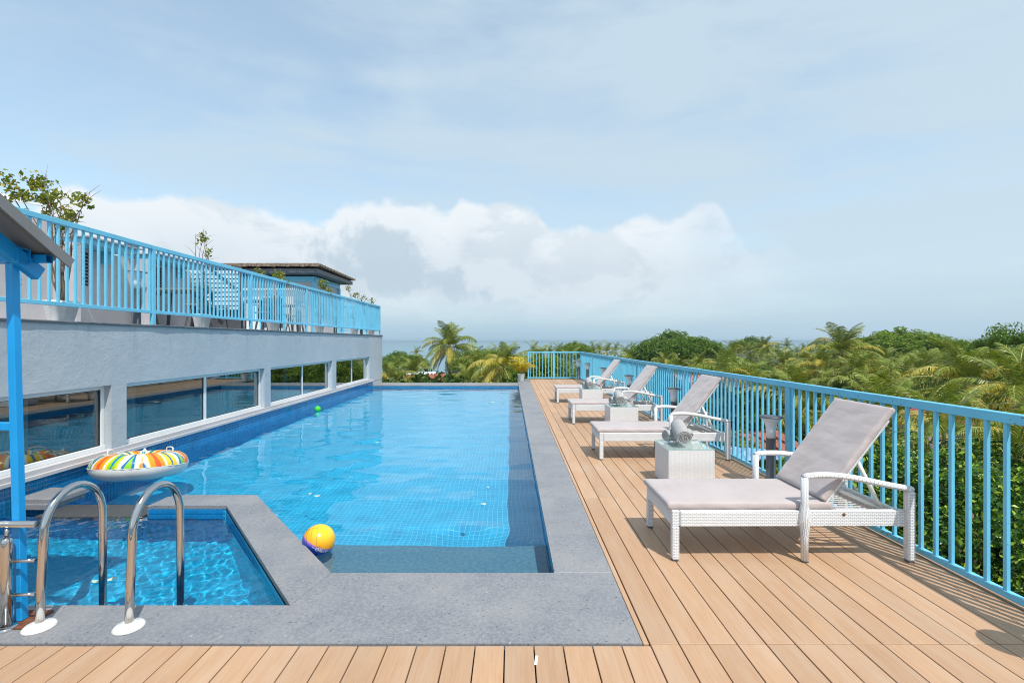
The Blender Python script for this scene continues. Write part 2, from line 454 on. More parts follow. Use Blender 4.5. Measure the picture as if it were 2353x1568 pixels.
# ------------------------------------------------------------------ mesh helpers
class MB:
    def __init__(s): s.v = []; s.f = []; s.uv = []; s.smooth = []
    def quad(s, pts, uv=None, smooth=False):
        i = len(s.v); s.v += [tuple(p) for p in pts]; s.f.append(tuple(range(i, i + len(pts))))
        s.uv += uv if uv else [(0, 0)] * len(pts); s.smooth.append(smooth)
    def box(s, x0, x1, y0, y1, z0, z1, c=0., mat=None):
        """box with chamfer c; uv in metres"""
        if x0 > x1: x0, x1 = x1, x0
        if y0 > y1: y0, y1 = y1, y0
        if z0 > z1: z0, z1 = z1, z0
        T = (lambda p: mat @ Vector(p)) if mat is not None else (lambda p: p)
        lo = (x0, y0, z0); hi = (x1, y1, z1)
        def P(sx, sy, sz, ax):
            p = [0, 0, 0]
            for k, sg in enumerate((sx, sy, sz)):
                base = hi[k] if sg > 0 else lo[k]
                p[k] = base if k == ax else base - sg * c
            return tuple(p)
        for ax in range(3):
            a, b = [(1, 2), (2, 0), (0, 1)][ax]
            for sg in (1, -1):
                q = []
                for (sa, sb) in ((-1, -1), (1, -1), (1, 1), (-1, 1)):
                    sgn = [0, 0, 0]; sgn[ax] = sg; sgn[a] = sa; sgn[b] = sb
                    q.append(P(*sgn, ax))
                if sg < 0: q.reverse()
                # uv: horizontal run, vertical run
                if ax == 0: uv = [(p[1], p[2]) for p in q]
                elif ax == 1: uv = [(p[0], p[2]) for p in q]
                else: uv = [(p[0], p[1]) for p in q]
                s.quad([T(p) for p in q], uv)
        if c > 0:
            for e in range(3):      # edges along axis e
                a, b = [(1, 2), (2, 0), (0, 1)][e]
                for sa in (-1, 1):
                    for sb in (-1, 1):
                        pts = []
                        for (ss, ax) in ((-1, a), (1, a), (1, b), (-1, b)):
                            sgn = [0, 0, 0]; sgn[e] = ss; sgn[a] = sa; sgn[b] = sb
                            pts.append(P(*sgn, ax))
                        if sa * sb < 0: pts.reverse()
                        s.quad([T(p) for p in pts], [(p[0] + p[1], p[2]) for p in pts])
            for sx in (-1, 1):
                for sy in (-1, 1):
                    for sz in (-1, 1):
                        pts = [P(sx, sy, sz, k) for k in range(3)]
                        if sx * sy * sz < 0: pts.reverse()
                        s.quad([T(p) for p in pts], [(0, 0)] * 3)
    def bar(s, p0, p1, w, h, c=0., up=(0, 0, 1)):
        p0 = Vector(p0); p1 = Vector(p1); d = p1 - p0; L = d.length; d.normalize()
        u = Vector(up); sd = d.cross(u)
        if sd.length < 1e-4: sd = d.cross(Vector((0, 1, 0)))
        sd.normalize(); u = sd.cross(d).normalized()
        m = Matrix.Translation(p0) @ Matrix((d, sd, u)).transposed().to_4x4()
        s.box(0, L, -w / 2, w / 2, -h / 2, h / 2, c, m)
    def tube(s, pts, r, n=10, cap=True, closed=False):
        pts = [Vector(p) for p in pts]; N = len(pts)
        rr = r if hasattr(r, '__len__') else [r] * N
        T = []
        for i in range(N):
            if closed: t = pts[(i + 1) % N] - pts[i - 1]
            else: t = pts[min(i + 1, N - 1)] - pts[max(i - 1, 0)]
            T.append(t.normalized())
        ref = Vector((0, 0, 1)) if abs(T[0].z) < .9 else Vector((1, 0, 0))
        u = T[0].cross(ref).normalized()
        base = len(s.v); L = 0
        for i in range(N):
            if i: L += (pts[i] - pts[i - 1]).length
            u = (u - T[i] * u.dot(T[i])).normalized(); w = T[i].cross(u)
            for k in range(n):
                a = 2 * PI * k / n
                s.v.append(tuple(pts[i] + (u * math.cos(a) + w * math.sin(a)) * rr[i]))
        rings = N if closed else N - 1
        acc = 0
        for i in range(rings):
            j = (i + 1) % N
            l0 = acc; acc += (pts[j] - pts[i]).length
            for k in range(n):
                k2 = (k + 1) % n
                s.f.append((base + i * n + k, base + i * n + k2, base + j * n + k2, base + j * n + k))
                c0 = 2 * PI * rr[i] * k / n; c1 = 2 * PI * rr[i] * (k + 1) / n
                s.uv += [(l0, c0), (l0, c1), (acc, c1), (acc, c0)]; s.smooth.append(True)
        if cap and not closed:
            s.f.append(tuple(base + k for k in reversed(range(n)))); s.uv += [(0, 0)] * n; s.smooth.append(False)
            s.f.append(tuple(base + (N - 1) * n + k for k in range(n))); s.uv += [(0, 0)] * n; s.smooth.append(False)
    def lathe(s, prof, cx=0, cy=0, n=24, mat=None, sx=1, sy=1, flute=0, fn=0):
        base = len(s.v)
        for (r, z) in prof:
            for k in range(n):
                a = 2 * PI * k / n
                q = r * (1 + flute * math.cos(fn * a)) if fn else r
                p = (cx + q * math.cos(a) * sx, cy + q * math.sin(a) * sy, z)
                s.v.append(tuple(mat @ Vector(p)) if mat is not None else p)
        for i in range(len(prof) - 1):
            for k in range(n):
                k2 = (k + 1) % n
                s.f.append((base + i * n + k, base + i * n + k2, base + (i + 1) * n + k2, base + (i + 1) * n + k))
                s.uv += [(k / n, i), ((k + 1) / n, i), ((k + 1) / n, i + 1), (k / n, i + 1)]; s.smooth.append(True)
        if prof[0][0] > 1e-4:
            s.f.append(tuple(base + k for k in reversed(range(n)))); s.uv += [(0, 0)] * n; s.smooth.append(False)
        if prof[-1][0] > 1e-4:
            s.f.append(tuple(base + (len(prof) - 1) * n + k for k in range(n))); s.uv += [(0, 0)] * n; s.smooth.append(False)
    def mesh(s, name, m):
        me = bpy.data.meshes.new(name)
        me.from_pydata(s.v, [], s.f)
        me.polygons.foreach_set('use_smooth', s.smooth)
        uvl = me.uv_layers.new(name='UVMap')
        uvl.data.foreach_set('uv', np.array(s.uv, dtype=np.float32).ravel())
        if m is not None: me.materials.append(m)
        me.update()
        return me
    def build(s, name, m, parent=None):
        o = bpy.data.objects.new(name, s.mesh(name, m)); C.objects.link(o)
        if parent is not None: o.parent = parent
        return o
def link(name, me, parent=None, loc=(0, 0, 0), rot=(0, 0, 0), scale=None):
    o = bpy.data.objects.new(name, me); C.objects.link(o)
    if parent is not None: o.parent = parent
    o.location = loc; o.rotation_euler = rot
    if scale is not None: o.scale = scale if hasattr(scale, '__len__') else (scale,) * 3
    return o
def tag(o, label=None, cat=None, group=None, kind=None):
    if label: o['label'] = label
    if cat: o['category'] = cat
    if group: o['group'] = group
    if kind: o['kind'] = kind
    return o
def thing(name, label, cat, loc=(0, 0, 0), rz=0, group=None):
    o = bpy.data.objects.new(name, None); C.objects.link(o)
    o.location = loc; o.rotation_euler = (0, 0, rz); o.empty_display_size = .1
    return tag(o, label, cat, group)
def struct_empty(name):
    o = bpy.data.objects.new(name, None); C.objects.link(o); return tag(o, kind='structure')
def grid_mesh(name, X, Y, Z, m, smooth=True):
    ny, nx = X.shape
    v = np.stack([X, Y, Z], -1).reshape(-1, 3).astype(np.float32)
    idx = np.arange(nx * ny).reshape(ny, nx)
    f = np.stack([idx[:-1, :-1], idx[:-1, 1:], idx[1:, 1:], idx[1:, :-1]], -1).reshape(-1, 4)
    return raw_mesh(name, v, f, m, smooth)
def raw_mesh(name, v, f, m, smooth=False):
    """fast mesh from arrays; all faces have the same number of corners"""
    me = bpy.data.meshes.new(name)
    nf, k = f.shape
    me.vertices.add(len(v)); me.vertices.foreach_set('co', np.ascontiguousarray(v, dtype=np.float32).ravel())
    me.loops.add(nf * k); me.loops.foreach_set('vertex_index', np.ascontiguousarray(f, dtype=np.int32).ravel())
    me.polygons.add(nf); me.polygons.foreach_set('loop_start', np.arange(0, nf * k, k, dtype=np.int32))
    me.polygons.foreach_set('use_smooth', np.full(nf, smooth))
    if m is not None: me.materials.append(m)
    me.update(calc_edges=True)
    return me
def at(px, row, Y):
    """point seen at a place of the 2352-wide photograph, Y metres ahead"""
    return Vector(((px - 1176) / 1100. * Y, Y, EYE - (row - 783) / 1100. * Y))

# ================================================================== SETTING
# ---- sea and land
YC = 330.
mb = MB(); mb.quad([(-9000, 120, -14.2), (9000, 120, -14.2), (9000, 16000, -14.2), (-9000, 16000, -14.2)])
tag(mb.build('sea', M['sea']), kind='structure')
rng = np.random.default_rng(7)
gx = np.linspace(-600, 900, 90); gy = np.concatenate([np.linspace(-60, 120, 40), np.linspace(125, 900, 60)])
GX, GY = np.meshgrid(gx, gy)
coast = 150 + 380 / (1 + np.exp(-(GX - 55) / 26.)) + 6 * np.sin(GX / 17.)
GZ = -13.2 - 5.0 / (1 + np.exp(-(GY - coast) / 7.)) + .35 * np.sin(GX / 9.) * np.cos(GY / 11.) + .012 * np.clip(GX, 0, 250)
o = link('ground', grid_mesh('ground', GX, GY, GZ, M['ground'])); tag(o, kind='structure')

# ---- roof slab the deck and the pool stand on
mb = MB()
mb.box(-5.20, 3.32, -1.5, 2.60, -13.4, -.075, 0)
mb.box(.78, 3.32, 2.60, 20.98, -13.4, -.075, 0)
mb.box(-5.20, .78, 2.60, 18.98, -13.4, -2.0, 0)
tag(mb.build('building_body', M['body']), kind='structure')

# ---- deck of composite planks
deck = struct_empty('deck')
SEAM0, PW, GAP = -.0406, .1587, .007
def plank_mesh(L, w=PW - GAP):
    b = MB(); b.box(-w / 2, w / 2, 0, L, -.024, 0, .0022); return b.mesh('plank', M['plank'])
pm_cache = {}
def plank(x, y0, y1, w=PW - GAP, z=0):
    key = (round(y1 - y0, 3), round(w, 3))
    if key not in pm_cache: pm_cache[key] = plank_mesh(y1 - y0 - .004, w)
    return link('plank', pm_cache[key], deck, (x, y0 + .002, z))
rnd = random.Random(3)
k0 = int((-4.9 - SEAM0) / PW)
for k in range(k0, 20):
    xc = SEAM0 + PW * (k + .5)
    if xc > 3.06: continue
    plank(xc, .40, 2.598 if xc < .76 else 2.612, z=rnd.uniform(-.0008, .0008))
for k in range(5, 20):
    xc = SEAM0 + PW * (k + .5)
    if xc > 3.06: continue
    for (a, b2) in ((2.612, 5.05), (5.05, 8.10), (8.10, 11.15), (11.15, 14.20), (14.20, 17.25), (17.25, 20.80)):
        plank(xc, a, b2, z=rnd.uniform(-.0008, .0008))
plank(.7325, 2.612, 20.80, .030)
for (a, b2) in ((.40, 5.05), (5.05, 11.15), (11.15, 17.25), (17.25, 20.80)): plank(3.175, a, b2, .064)
mb = MB(); mb.box(-4.95, 3.30, -.5, 2.62, -.0745, -.030); mb.box(.72, 3.30, 2.62, 20.95, -.0745, -.030)
mb.build('deck_base', M['joist'], deck)

# ---- coping slabs
coping = struct_empty('pool_coping')
def slab(poly, z0, z1, name='coping_slab', mat='stone', parent=coping, c=.004):
    """prism of a convex polygon (counter-clockwise) with a small chamfer on top"""
    b = MB(); n = len(poly)
    cx = sum(p[0] for p in poly) / n; cy = sum(p[1] for p in poly) / n
    def ins(p):
        v = Vector((p[0] - cx, p[1] - cy)); v *= 1 - c / max(v.length, .01) * 1.3
        return (cx + v.x, cy + v.y)
    ti = [ins(p) for p in poly]
    b.quad([(p[0], p[1], z1) for p in ti])
    b.quad([(p[0], p[1], z0) for p in reversed(poly)])
    for i in range(n):
        j = (i + 1) % n
        b.quad([(*poly[i], z0), (*poly[j], z0), (*poly[j], z1 - c), (*poly[i], z1 - c)])
        b.quad([(*poly[i], z1 - c), (*poly[j], z1 - c), (*ti[j], z1), (*ti[i], z1)])
    return b.build(name, M[mat], parent)
ZC = .006
Z0C = -.030
INR = lambda y: .30 - (y - 3.444) * .0042      # pool-side edge of the right coping
def outx(y): return .712
# front run: Y 2.612..2.985 (small pool) and ..3.405 (main pool)
slab([(-5.15, 2.612), (-3.60, 2.612), (-3.60, 2.985), (-5.15, 2.985)], Z0C, ZC)
slab([(-3.597, 2.612), (-1.66, 2.612), (-1.387, 2.985), (-3.597, 2.985)], Z0C, ZC)
slab([(-1.6585, 2.612), (.712, 2.612), (.712, 3.405), (-1.28, 3.405), (-1.3845, 2.986)], Z0C, ZC)
# diagonal run: inner edge A(-1.38,2.985)->(-2.863,4.80), outer (-1.28,3.405)->(-2.731,5.127)
def lerp2(a, b2, t): return (a[0] + (b2[0] - a[0]) * t, a[1] + (b2[1] - a[1]) * t)
IA, IB = (-1.385, 2.988), (-2.863, 4.80)
OA, OB = (-1.283, 3.405), (-2.731, 5.127)
for (t0, t1) in ((0, .36), (.3617, .70), (.7017, 1.)):
    slab([lerp2(IA, IB, t0), lerp2(OA, OB, t0), lerp2(OA, OB, t1), lerp2(IA, IB, t1)], Z0C, ZC)
# raised run at the back of the small pool
slab([(-3.62, 4.80), (-2.866, 4.80), (-2.734, 5.127), (-3.62, 5.127)], Z0C, ZC)
# left raised run beyond the weir
slab([(-5.15, 4.95), (-4.72, 4.95), (-4.72, 5.35), (-5.15, 5.35)], Z0C, ZC + .012)
slab([(-5.13, 4.93), (-4.75, 4.93), (-4.75, 5.33), (-5.13, 5.33)], -.085, Z0C - .001)
slab([(-3.66, 4.81), (-3.625, 4.81), (-3.625, 5.10), (-3.66, 5.10)], -.11, ZC - .01)
# right run along the main pool
ys = [3.408, 5.2, 7.1, 9.0, 10.9, 12.8, 14.7, 16.6, 18.95, 20.85]
for a, b2 in zip(ys[:-1], ys[1:]):
    slab([(INR(a), a), (.712, a), (.712, b2 - .003), (INR(b2), b2 - .003)], Z0C, ZC)
# far run
xs = [-5.2, -3.6, -2.0, -.6, INR(18)]
for a, b2 in zip(xs[:-1], xs[1:]):
    slab([(a, 17.85), (b2 - .003, 17.85), (b2 - .003, 18.93), (a, 18.93)], Z0C, ZC)
# the weir: stone sill just under the water film
weir = struct_empty('weir')
for a, b2 in ((-4.72, -4.20), (-4.198, -3.66)):
    slab([(a, 4.73), (b2 - .002, 4.73), (b2 - .002, 5.08), (a, 5.08)], -.14, -.082, 'weir_slab', 'wetstone', weir)

# ---- pool basins
def basin_quad(name, pts, uv, mat, par):
    b = MB(); b.quad(pts, uv); o = b.build(name, M[mat], par); o.cycles.is_caustics_receiver = True; return o
pool = struct_empty('pool_basin')
ZF = -1.30
WX = -5.20      # face of the terrace building
fa = [(-5.2, 3.38), (.31, 3.38), (.24, 17.87), (-5.2, 17.87)]
basin_quad('pool_floor', [(x, y, ZF) for x, y in fa], [(x, y) for x, y in fa], 'floor_tile', pool)
def wallq(p, q, z0, z1, mat='wall_tile', name='pool_wall', par=pool):
    L = math.hypot(q[0] - p[0], q[1] - p[1])
    return basin_quad(name, [(p[0], p[1], z0), (q[0], q[1], z0), (q[0], q[1], z1), (p[0], p[1], z1)], [(0, z0), (L, z0), (L, z1), (0, z1)], mat, par)
wallq((.305, 3.40), (.245, 17.86), ZF, -.0302)
wallq((.245, 17.86), (-5.2, 17.86), ZF, -.0302)
wallq((-1.30, 3.41), (.305, 3.41), ZF, -.0302)
wallq((-1.29, 3.415), (-2.74, 5.12), ZF, -.0302)
wallq((-2.74, 5.12), (-5.2, 5.12), ZF, -.142)
wallq((-3.62, 5.118), (-2.74, 5.118), -.142, -.0302)
# submerged stone shelf at the near end
o = slab([(-1.30, 3.42), (.302, 3.42), (.298, 4.36), (-2.10, 4.36)], ZF, -.40, 'shelf_step', 'step', pool); o.cycles.is_caustics_receiver = True
# small pool
SF = -.86
fa = [(-5.2, 2.95), (-1.36, 2.95), (-2.86, 4.82), (-5.2, 4.82)]
basin_quad('small_pool_floor', [(x, y, SF) for x, y in fa], [(x, y) for x, y in fa], 'small_floor_tile', pool)
wallq((-5.2, 2.99), (-1.40, 2.99), SF, -.0302)
wallq((-1.395, 2.99), (-2.868, 4.795), SF, -.0302)
wallq((-2.868, 4.795), (-3.64, 4.795), SF, -.0302)
wallq((-3.64, 4.79), (-5.2, 4.79), SF, -.142)
# a band of real glazed tiles, joined: along the building, round the small pool
def tile_band(name, p, q, z0, z1, nrm, par, s=.05, g=.0035):
    p = Vector((p[0], p[1], 0)); q = Vector((q[0], q[1], 0)); d = (q - p); L = d.length; d.normalize(); n = Vector((nrm[0], nrm[1], 0)).normalized()
    b = MB(); nu = int(L / s); nv = max(1, int(round((z1 - z0) / s)))
    hz = (z1 - z0) / nv
    for i in range(nu):
        for j in range(nv):
            a0 = i * s + g / 2; a1 = (i + 1) * s - g / 2; c0 = z0 + j * hz + g / 2; c1 = z0 + (j + 1) * hz - g / 2
            t = .004; e = .0025
            O = [p + d * a0 + Vector((0, 0, c0)), p + d * a1 + Vector((0, 0, c0)), p + d * a1 + Vector((0, 0, c1)), p + d * a0 + Vector((0, 0, c1))]
            I = [p + d * (a0 + e) + n * t + Vector((0, 0, c0 + e)), p + d * (a1 - e) + n * t + Vector((0, 0, c0 + e)),
                 p + d * (a1 - e) + n * t + Vector((0, 0, c1 - e)), p + d * (a0 + e) + n * t + Vector((0, 0, c1 - e))]
            b.quad(I)
            for k in range(4): b.quad([O[k], O[(k + 1) % 4], I[(k + 1) % 4], I[k]])
    o = b.build(name, M['tile'], par); o['kind'] = 'stuff'; o.cycles.is_caustics_receiver = True; return o
b = MB(); b.quad([(WX, 2.6, -1.3), (WX, 18.0, -1.3), (WX, 18.0, .152), (WX, 2.6, .152)])
o = b.build('pool_wall', M['grout'], pool); o.cycles.is_caustics_receiver = True
tile_band('wall_tiles', (WX + .001, 2.6), (WX + .001, 17.85), -1.3, .150, (1, 0), pool)
tile_band('wall_tiles', (-5.2, 4.789), (-3.64, 4.789), -.84, -.14, (0, -1), pool)
tile_band('wall_tiles', (-3.64, 4.794), (-2.87, 4.794), -.84, -.032, (0, -1), pool)

# ---- water
def waves(X, Y, seed, n, l0, l1, slope, dirs=None):
    r = np.random.default_rng(seed); Z = np.zeros_like(X)
    for i in range(n):
        lam = np.exp(r.uniform(np.log(l0), np.log(l1)))
        a = r.uniform(0, 2 * PI) if dirs is None else r.normal(dirs[0], dirs[1])
        k = 2 * PI / lam
        Z += slope * lam / (2 * PI) * math.sqrt(2. / n) * np.sin(k * (X * math.cos(a) + Y * math.sin(a)) + r.uniform(0, 2 * PI) + .8 * np.sin(X * 1.3 + i) + .6 * np.sin(Y * .9 + 2 * i))
    return Z
def water(name, X, Y, zfun, label=None):
    o = link(name, grid_mesh(name, X, Y, zfun(X, Y), M['water'])); o.cycles.is_caustics_caster = True; return tag(o, kind='structure')
def clip_quad(nx, ny, poly):
    """bilinear grid over a 4-corner polygon"""
    u, v = np.meshgrid(np.linspace(0, 1, nx), np.linspace(0, 1, ny))
    P = [np.array(p, float) for p in poly]
    Q = (P[0][None, None] * ((1 - u) * (1 - v))[..., None] + P[1][None, None] * (u * (1 - v))[..., None]
         + P[2][None, None] * (u * v)[..., None] + P[3][None, None] * ((1 - u) * v)[..., None])
    return Q[..., 0], Q[..., 1]
ZW = -.080
def zmain(X, Y):
    env = .35 + .65 * np.clip((np.sin(X * .55 + 1.2) * np.cos(Y * .33 + .4) + 1) / 2, 0, 1)
    near = 1 + 1.3 * np.exp(-((Y - 4.0) / .8) ** 2) * np.clip((X + 1.2) / 1.2, 0, 1)
    z = waves(X, Y, 5, 26, .30, 1.4, .017, (PI / 2, .55)) * near + waves(X, Y, 6, 22, .12, .40, .011) * env
    return ZW + z
# main pool surface: one grid cut to the pool outline
gxs = np.linspace(-5.198, .300, 215); gys = np.linspace(3.408, 17.865, 500)
X, Y = np.meshgrid(gxs, gys)
ins_ = (Y >= 5.08) | (X > -1.33 - (Y - 3.408) * .8425)
idx = np.arange(X.size).reshape(X.shape)
cell = ins_[:-1, :-1] & ins_[:-1, 1:] & ins_[1:, 1:] & ins_[1:, :-1]
F4 = np.stack([idx[:-1, :-1], idx[:-1, 1:], idx[1:, 1:], idx[1:, :-1]], -1)[cell]
V3 = np.stack([X, Y, zmain(X, Y)], -1).reshape(-1, 3)
used = np.unique(F4); remap = np.zeros(len(V3), int); remap[used] = np.arange(len(used))
o = link('main_pool_water', raw_mesh('main_pool_water', V3[used], remap[F4], M['water'], True)); o.cycles.is_caustics_caster = True; tag(o, kind='structure')
def zsmall(X, Y): return ZW - .006 + waves(X, Y, 11, 44, .06, .26, .028)
X, Y = clip_quad(330, 160, [(-5.198, 2.992), (-1.393, 2.992), (-2.868, 4.728), (-5.198, 4.728)])
water('small_pool_water', X, Y, zsmall)

# ================================================================== TERRACE BUILDING
bld = thing('terrace_building', 'grey plastered building beside the pool with a row of low sliding windows', 'building')
ZL, ZU, ZT = .25, 1.08, 1.885
OPEN = [(2.75, 6.22), (6.463, 10.07), (10.32, 13.88), (14.18, 17.50)]
b = MB()
b.box(WX - .22, WX, -1., 19.2, ZU, ZT - .022)
edges = [-1.] + [y for o_ in OPEN for y in o_] + [19.2]
for i in range(0, len(edges), 2): b.box(WX - .22, WX, edges[i], edges[i + 1], ZL - .098, ZU - .0005)
b.box(WX - .22, WX - .012, -1, 19.2, -1.3, ZL - .0985)
b.box(-12., WX - .22, 18.98, 19.2, -13.4, ZT - .022)
b.box(WX - .2195, WX - .013, 17.9, 19.19, -13.4, -1.3005)
b.box(-12., WX - .2205, -1., 18.9795, ZT - .15, ZT - .03)
b.build('wall', M['plaster'], bld)
# rough cement cap with a broken front edge
def cap_mesh():
    n = 260; ys_ = np.linspace(-1, 19.23, n); r = np.random.default_rng(2)
    jit = np.convolve(r.normal(0, .006, n), np.ones(3) / 3, 'same')
    v = []; f = []
    for i, y in enumerate(ys_):
        x = WX + .028 + jit[i]
        v += [(WX - .30, y, ZT), (x - .01, y, ZT + jit[i] * .3), (x, y, ZT - .010), (x - .004, y, ZT - .030 + jit[i]), (WX - .30, y, ZT - .030)]
    for i in range(n - 1):
        a = i * 5; c = a + 5
        for k in range(5): f.append((a + k, a + (k + 1) % 5, c + (k + 1) % 5, c + k))
    return raw_mesh('wall_cap', np.array(v), np.array(f), M['cap'])
link('wall_cap', cap_mesh(), bld)
b = MB(); b.box(WX - .10, WX + .045, 2.2, 17.9, ZL - .098, ZL - .055, .004); b.box(WX - .16, WX + .012, 2.2, 17.84, ZL - .0545, ZL - .0005, .003)
b.build('window_ledge', M['hut'], bld)
# terrace floor
b = MB(); b.box(-12, WX - .301, -1, 19.15, ZT - .031, ZT - .012); b.build('terrace_floor', M['hut'], bld)
GX_ = WX - .087
for wi, (a, c) in enumerate(OPEN):
    w = bpy.data.objects.new('window', None); C.objects.link(w); w.parent = bld
    t = .055
    b = MB()
    b.box(GX_ - .05, GX_, a + .001, c - .001, ZU - t, ZU - .001, .004)
    b.box(GX_ - .05, GX_ + .012, a + .001, c - .001, ZL, ZL + t, .004)
    b.box(GX_ - .05, GX_, a + .001, a + t, ZL + t, ZU - t, .004)
    b.box(GX_ - .05, GX_, c - t, c - .001, ZL + t, ZU - t, .004)
    b.build('frame', M['frame'], w)
    mid = (a + c) / 2
    b = MB()
    b.box(GX_ - .04, GX_ - .008, mid - .035, mid + .035, ZL + t, ZU - t, .004)
    b.build('mullion', M['frame'], w)
    for (p, q) in ((a + t, mid - .035), (mid + .035, c - t)):
        b = MB(); b.box(GX_ - .030, GX_ - .024, p, q, ZL + t, ZU - t)
        b.build('pane', M['pane'], w)
        b = MB()
        for (y0, y1, z0, z1) in ((p, q, ZL + t, ZL + t + .006), (p, q, ZU - t - .006, ZU - t), (p, p + .006, ZL + t + .0065, ZU - t - .0065), (q - .006, q, ZL + t + .0065, ZU - t - .0065)):
            b.box(GX_ - .0235, GX_ - .014, y0, y1, z0, z1)
        b.build('gasket', M['sealant'], w)
# room behind the glass
b = MB()
b.box(-11, WX - .225, 1.0, 18.9, -.35, -.30)
b.box(-11.1, -11, 1.0, 18.9, -.30, 1.73)
b.box(-11, WX - .225, .9, 1.0, -.30, 1.73)
b.box(-11, WX - .225, 18.90, 18.975, -.30, 1.73)
b.box(-11, -8.2, 8.0, 8.1, -.30, 1.73)
b.build('room', M['room'], bld)
for (yy, ww) in ((5.15, .42), (7.0, .12), (11.8, .15)):
    b = MB()
    n = 12
    for i in range(n):
        y0 = yy + ww * i / n; y1 = yy + ww * (i + 1) / n
        x0 = -5.62 + .03 * math.sin(i * 1.9); x1 = -5.62 + .03 * math.sin((i + 1) * 1.9)
        b.quad([(x0, y0, -.28), (x1, y1, -.28), (x1, y1, 1.6), (x0, y0, 1.6)], smooth=True)
    tag(b.build('curtain', M['curtain']), 'pale curtain hanging inside the %s window of the grey building' % {5.15: 'nearest', 7.0: 'second', 11.8: 'third'}[yy], 'curtain', 'curtains behind the windows')
ch = thing('armchair', 'rounded pale armchair seen dimly through the second window', 'chair', (-6.2, 7.45, -.30))
b = MB(); b.box(-.30, .30, -.3, .3, .22, .44, .06); b.build('seat', M['curtain'], ch)
b = MB(); b.tube([(.32 * math.cos(a), .32 * math.sin(a), .62 + .12 * math.cos(a - PI)) for a in np.linspace(PI * .35, PI * 1.65, 14)], .07, 8); b.build('backrest', M['curtain'], ch)
for sx in (-1, 1):
    for sy in (-1, 1):
        b = MB(); b.box(sx * .24 - .02, sx * .24 + .02, sy * .24 - .02, sy * .24 + .02, 0, .22); b.build('leg', M['wood'], ch)

# ================================================================== RAILINGS
def railing(name, label, group, P0, P1, z0, zt, zb, posts, spacing, bw=.025, post_w=.06, base_z=None, mat='blue', railh=.065, plate=False, s0=0., s1=0.):
    """railing from P0 to P1 (x,y): posts at the given distances"""
    P0 = Vector((P0[0], P0[1], 0)); P1 = Vector((P1[0], P1[1], 0)); d = P1 - P0; L = d.length
    yaw = math.atan2(d.y, d.x)
    T = thing(name, label, 'railing', (P0.x, P0.y, z0), yaw, group)
    b = MB(); b.box(0, L, -.026, .026, zt - railh, zt, .004); b.build('top_rail', M[mat], T)
    b = MB(); b.box(s0, L - s1, -.02, .02, zb, zb + .045, .003); b.build('bottom_rail', M[mat], T)
    b = MB(); b.box(-post_w / 2, post_w / 2, -.025, .025, 0, zt - railh - .0005, .003); pmesh = b.mesh('post', M[mat])
    for p in posts: link('post', pmesh, T, (p, 0, 0))
    b = MB(); b.box(-bw / 2, bw / 2, -bw / 2, bw / 2, zb + .0452, zt - railh - .0003, .0015); bmesh_ = b.mesh('baluster', M[mat])
    n = int((L - s0 - s1) / spacing)
    for i in range(1, n + 1):
        u = s0 + i * spacing
        if u > L - s1 - .03 or any(abs(u - p) < .045 for p in posts): continue
        link('baluster', bmesh_, T, (u, 0, 0))
    return T
# deck side: in two straight runs (there is a slight bend)
RX = [(3.185, 1.05), (3.00, 11.5), (2.98, 20.86)]
def posts_at(P0, P1, ys_):
    return [(y - P0[1]) / (P1[1] - P0[1]) * math.hypot(P1[0] - P0[0], P1[1] - P0[1]) for y in ys_]
railing('deck_railing', 'blue painted railing along the deck, the near run beside the loungers', 'deck railings', RX[0], RX[1], 0, 1.195, .022,
        posts_at(RX[0], RX[1], [2.28, 5.36, 8.42, 11.47]), .125)
railing('deck_railing', 'blue painted railing along the deck, the far run up to the corner', 'deck railings', (RX[1][0], RX[1][1] + .003), RX[2], 0, 1.195, .022,
        posts_at(RX[1], RX[2], [14.5, 17.6, 20.80]), .125)
railing('deck_railing', 'short blue railing closing the far end of the deck', 'deck railings', (.665, 20.90), (2.95, 20.90), 0, 1.195, .030,
        [.05, 1.15], .133)
# terrace railing with its kink at the first tall post
TZ = ZT
TXR = WX - .035
railing('terrace_railing', 'blue railing on the terrace edge, the long run above the windows', 'terrace railings', (TXR, 6.98), (TXR, 19.0), TZ, 1.155, .165,
        [.0, 2.62, 5.2, 7.8, 10.3, 11.98], .110, railh=.06)
railing('terrace_railing', 'blue railing on the terrace edge, near end behind the pavilion roof', 'terrace railings', (TXR + .16, 3.0), (TXR - .001, 6.975), TZ, 1.155, .165,
        [1.2], .112, railh=.06)
railing('terrace_railing', 'blue railing across the far end of the terrace', 'terrace railings', (-9.5, 19.06), (TXR - .03, 19.06), TZ, 1.155, .165,
        [.0, 2.2], .110, railh=.06)
railing('terrace_railing', 'blue railing on the hidden far side of the terrace, seen through the front one', 'terrace railings', (-8.6, 14.2), (-8.6, 18.9), TZ, 1.155, .165,
        [.0, 2.2, 4.5], .115, railh=.06)

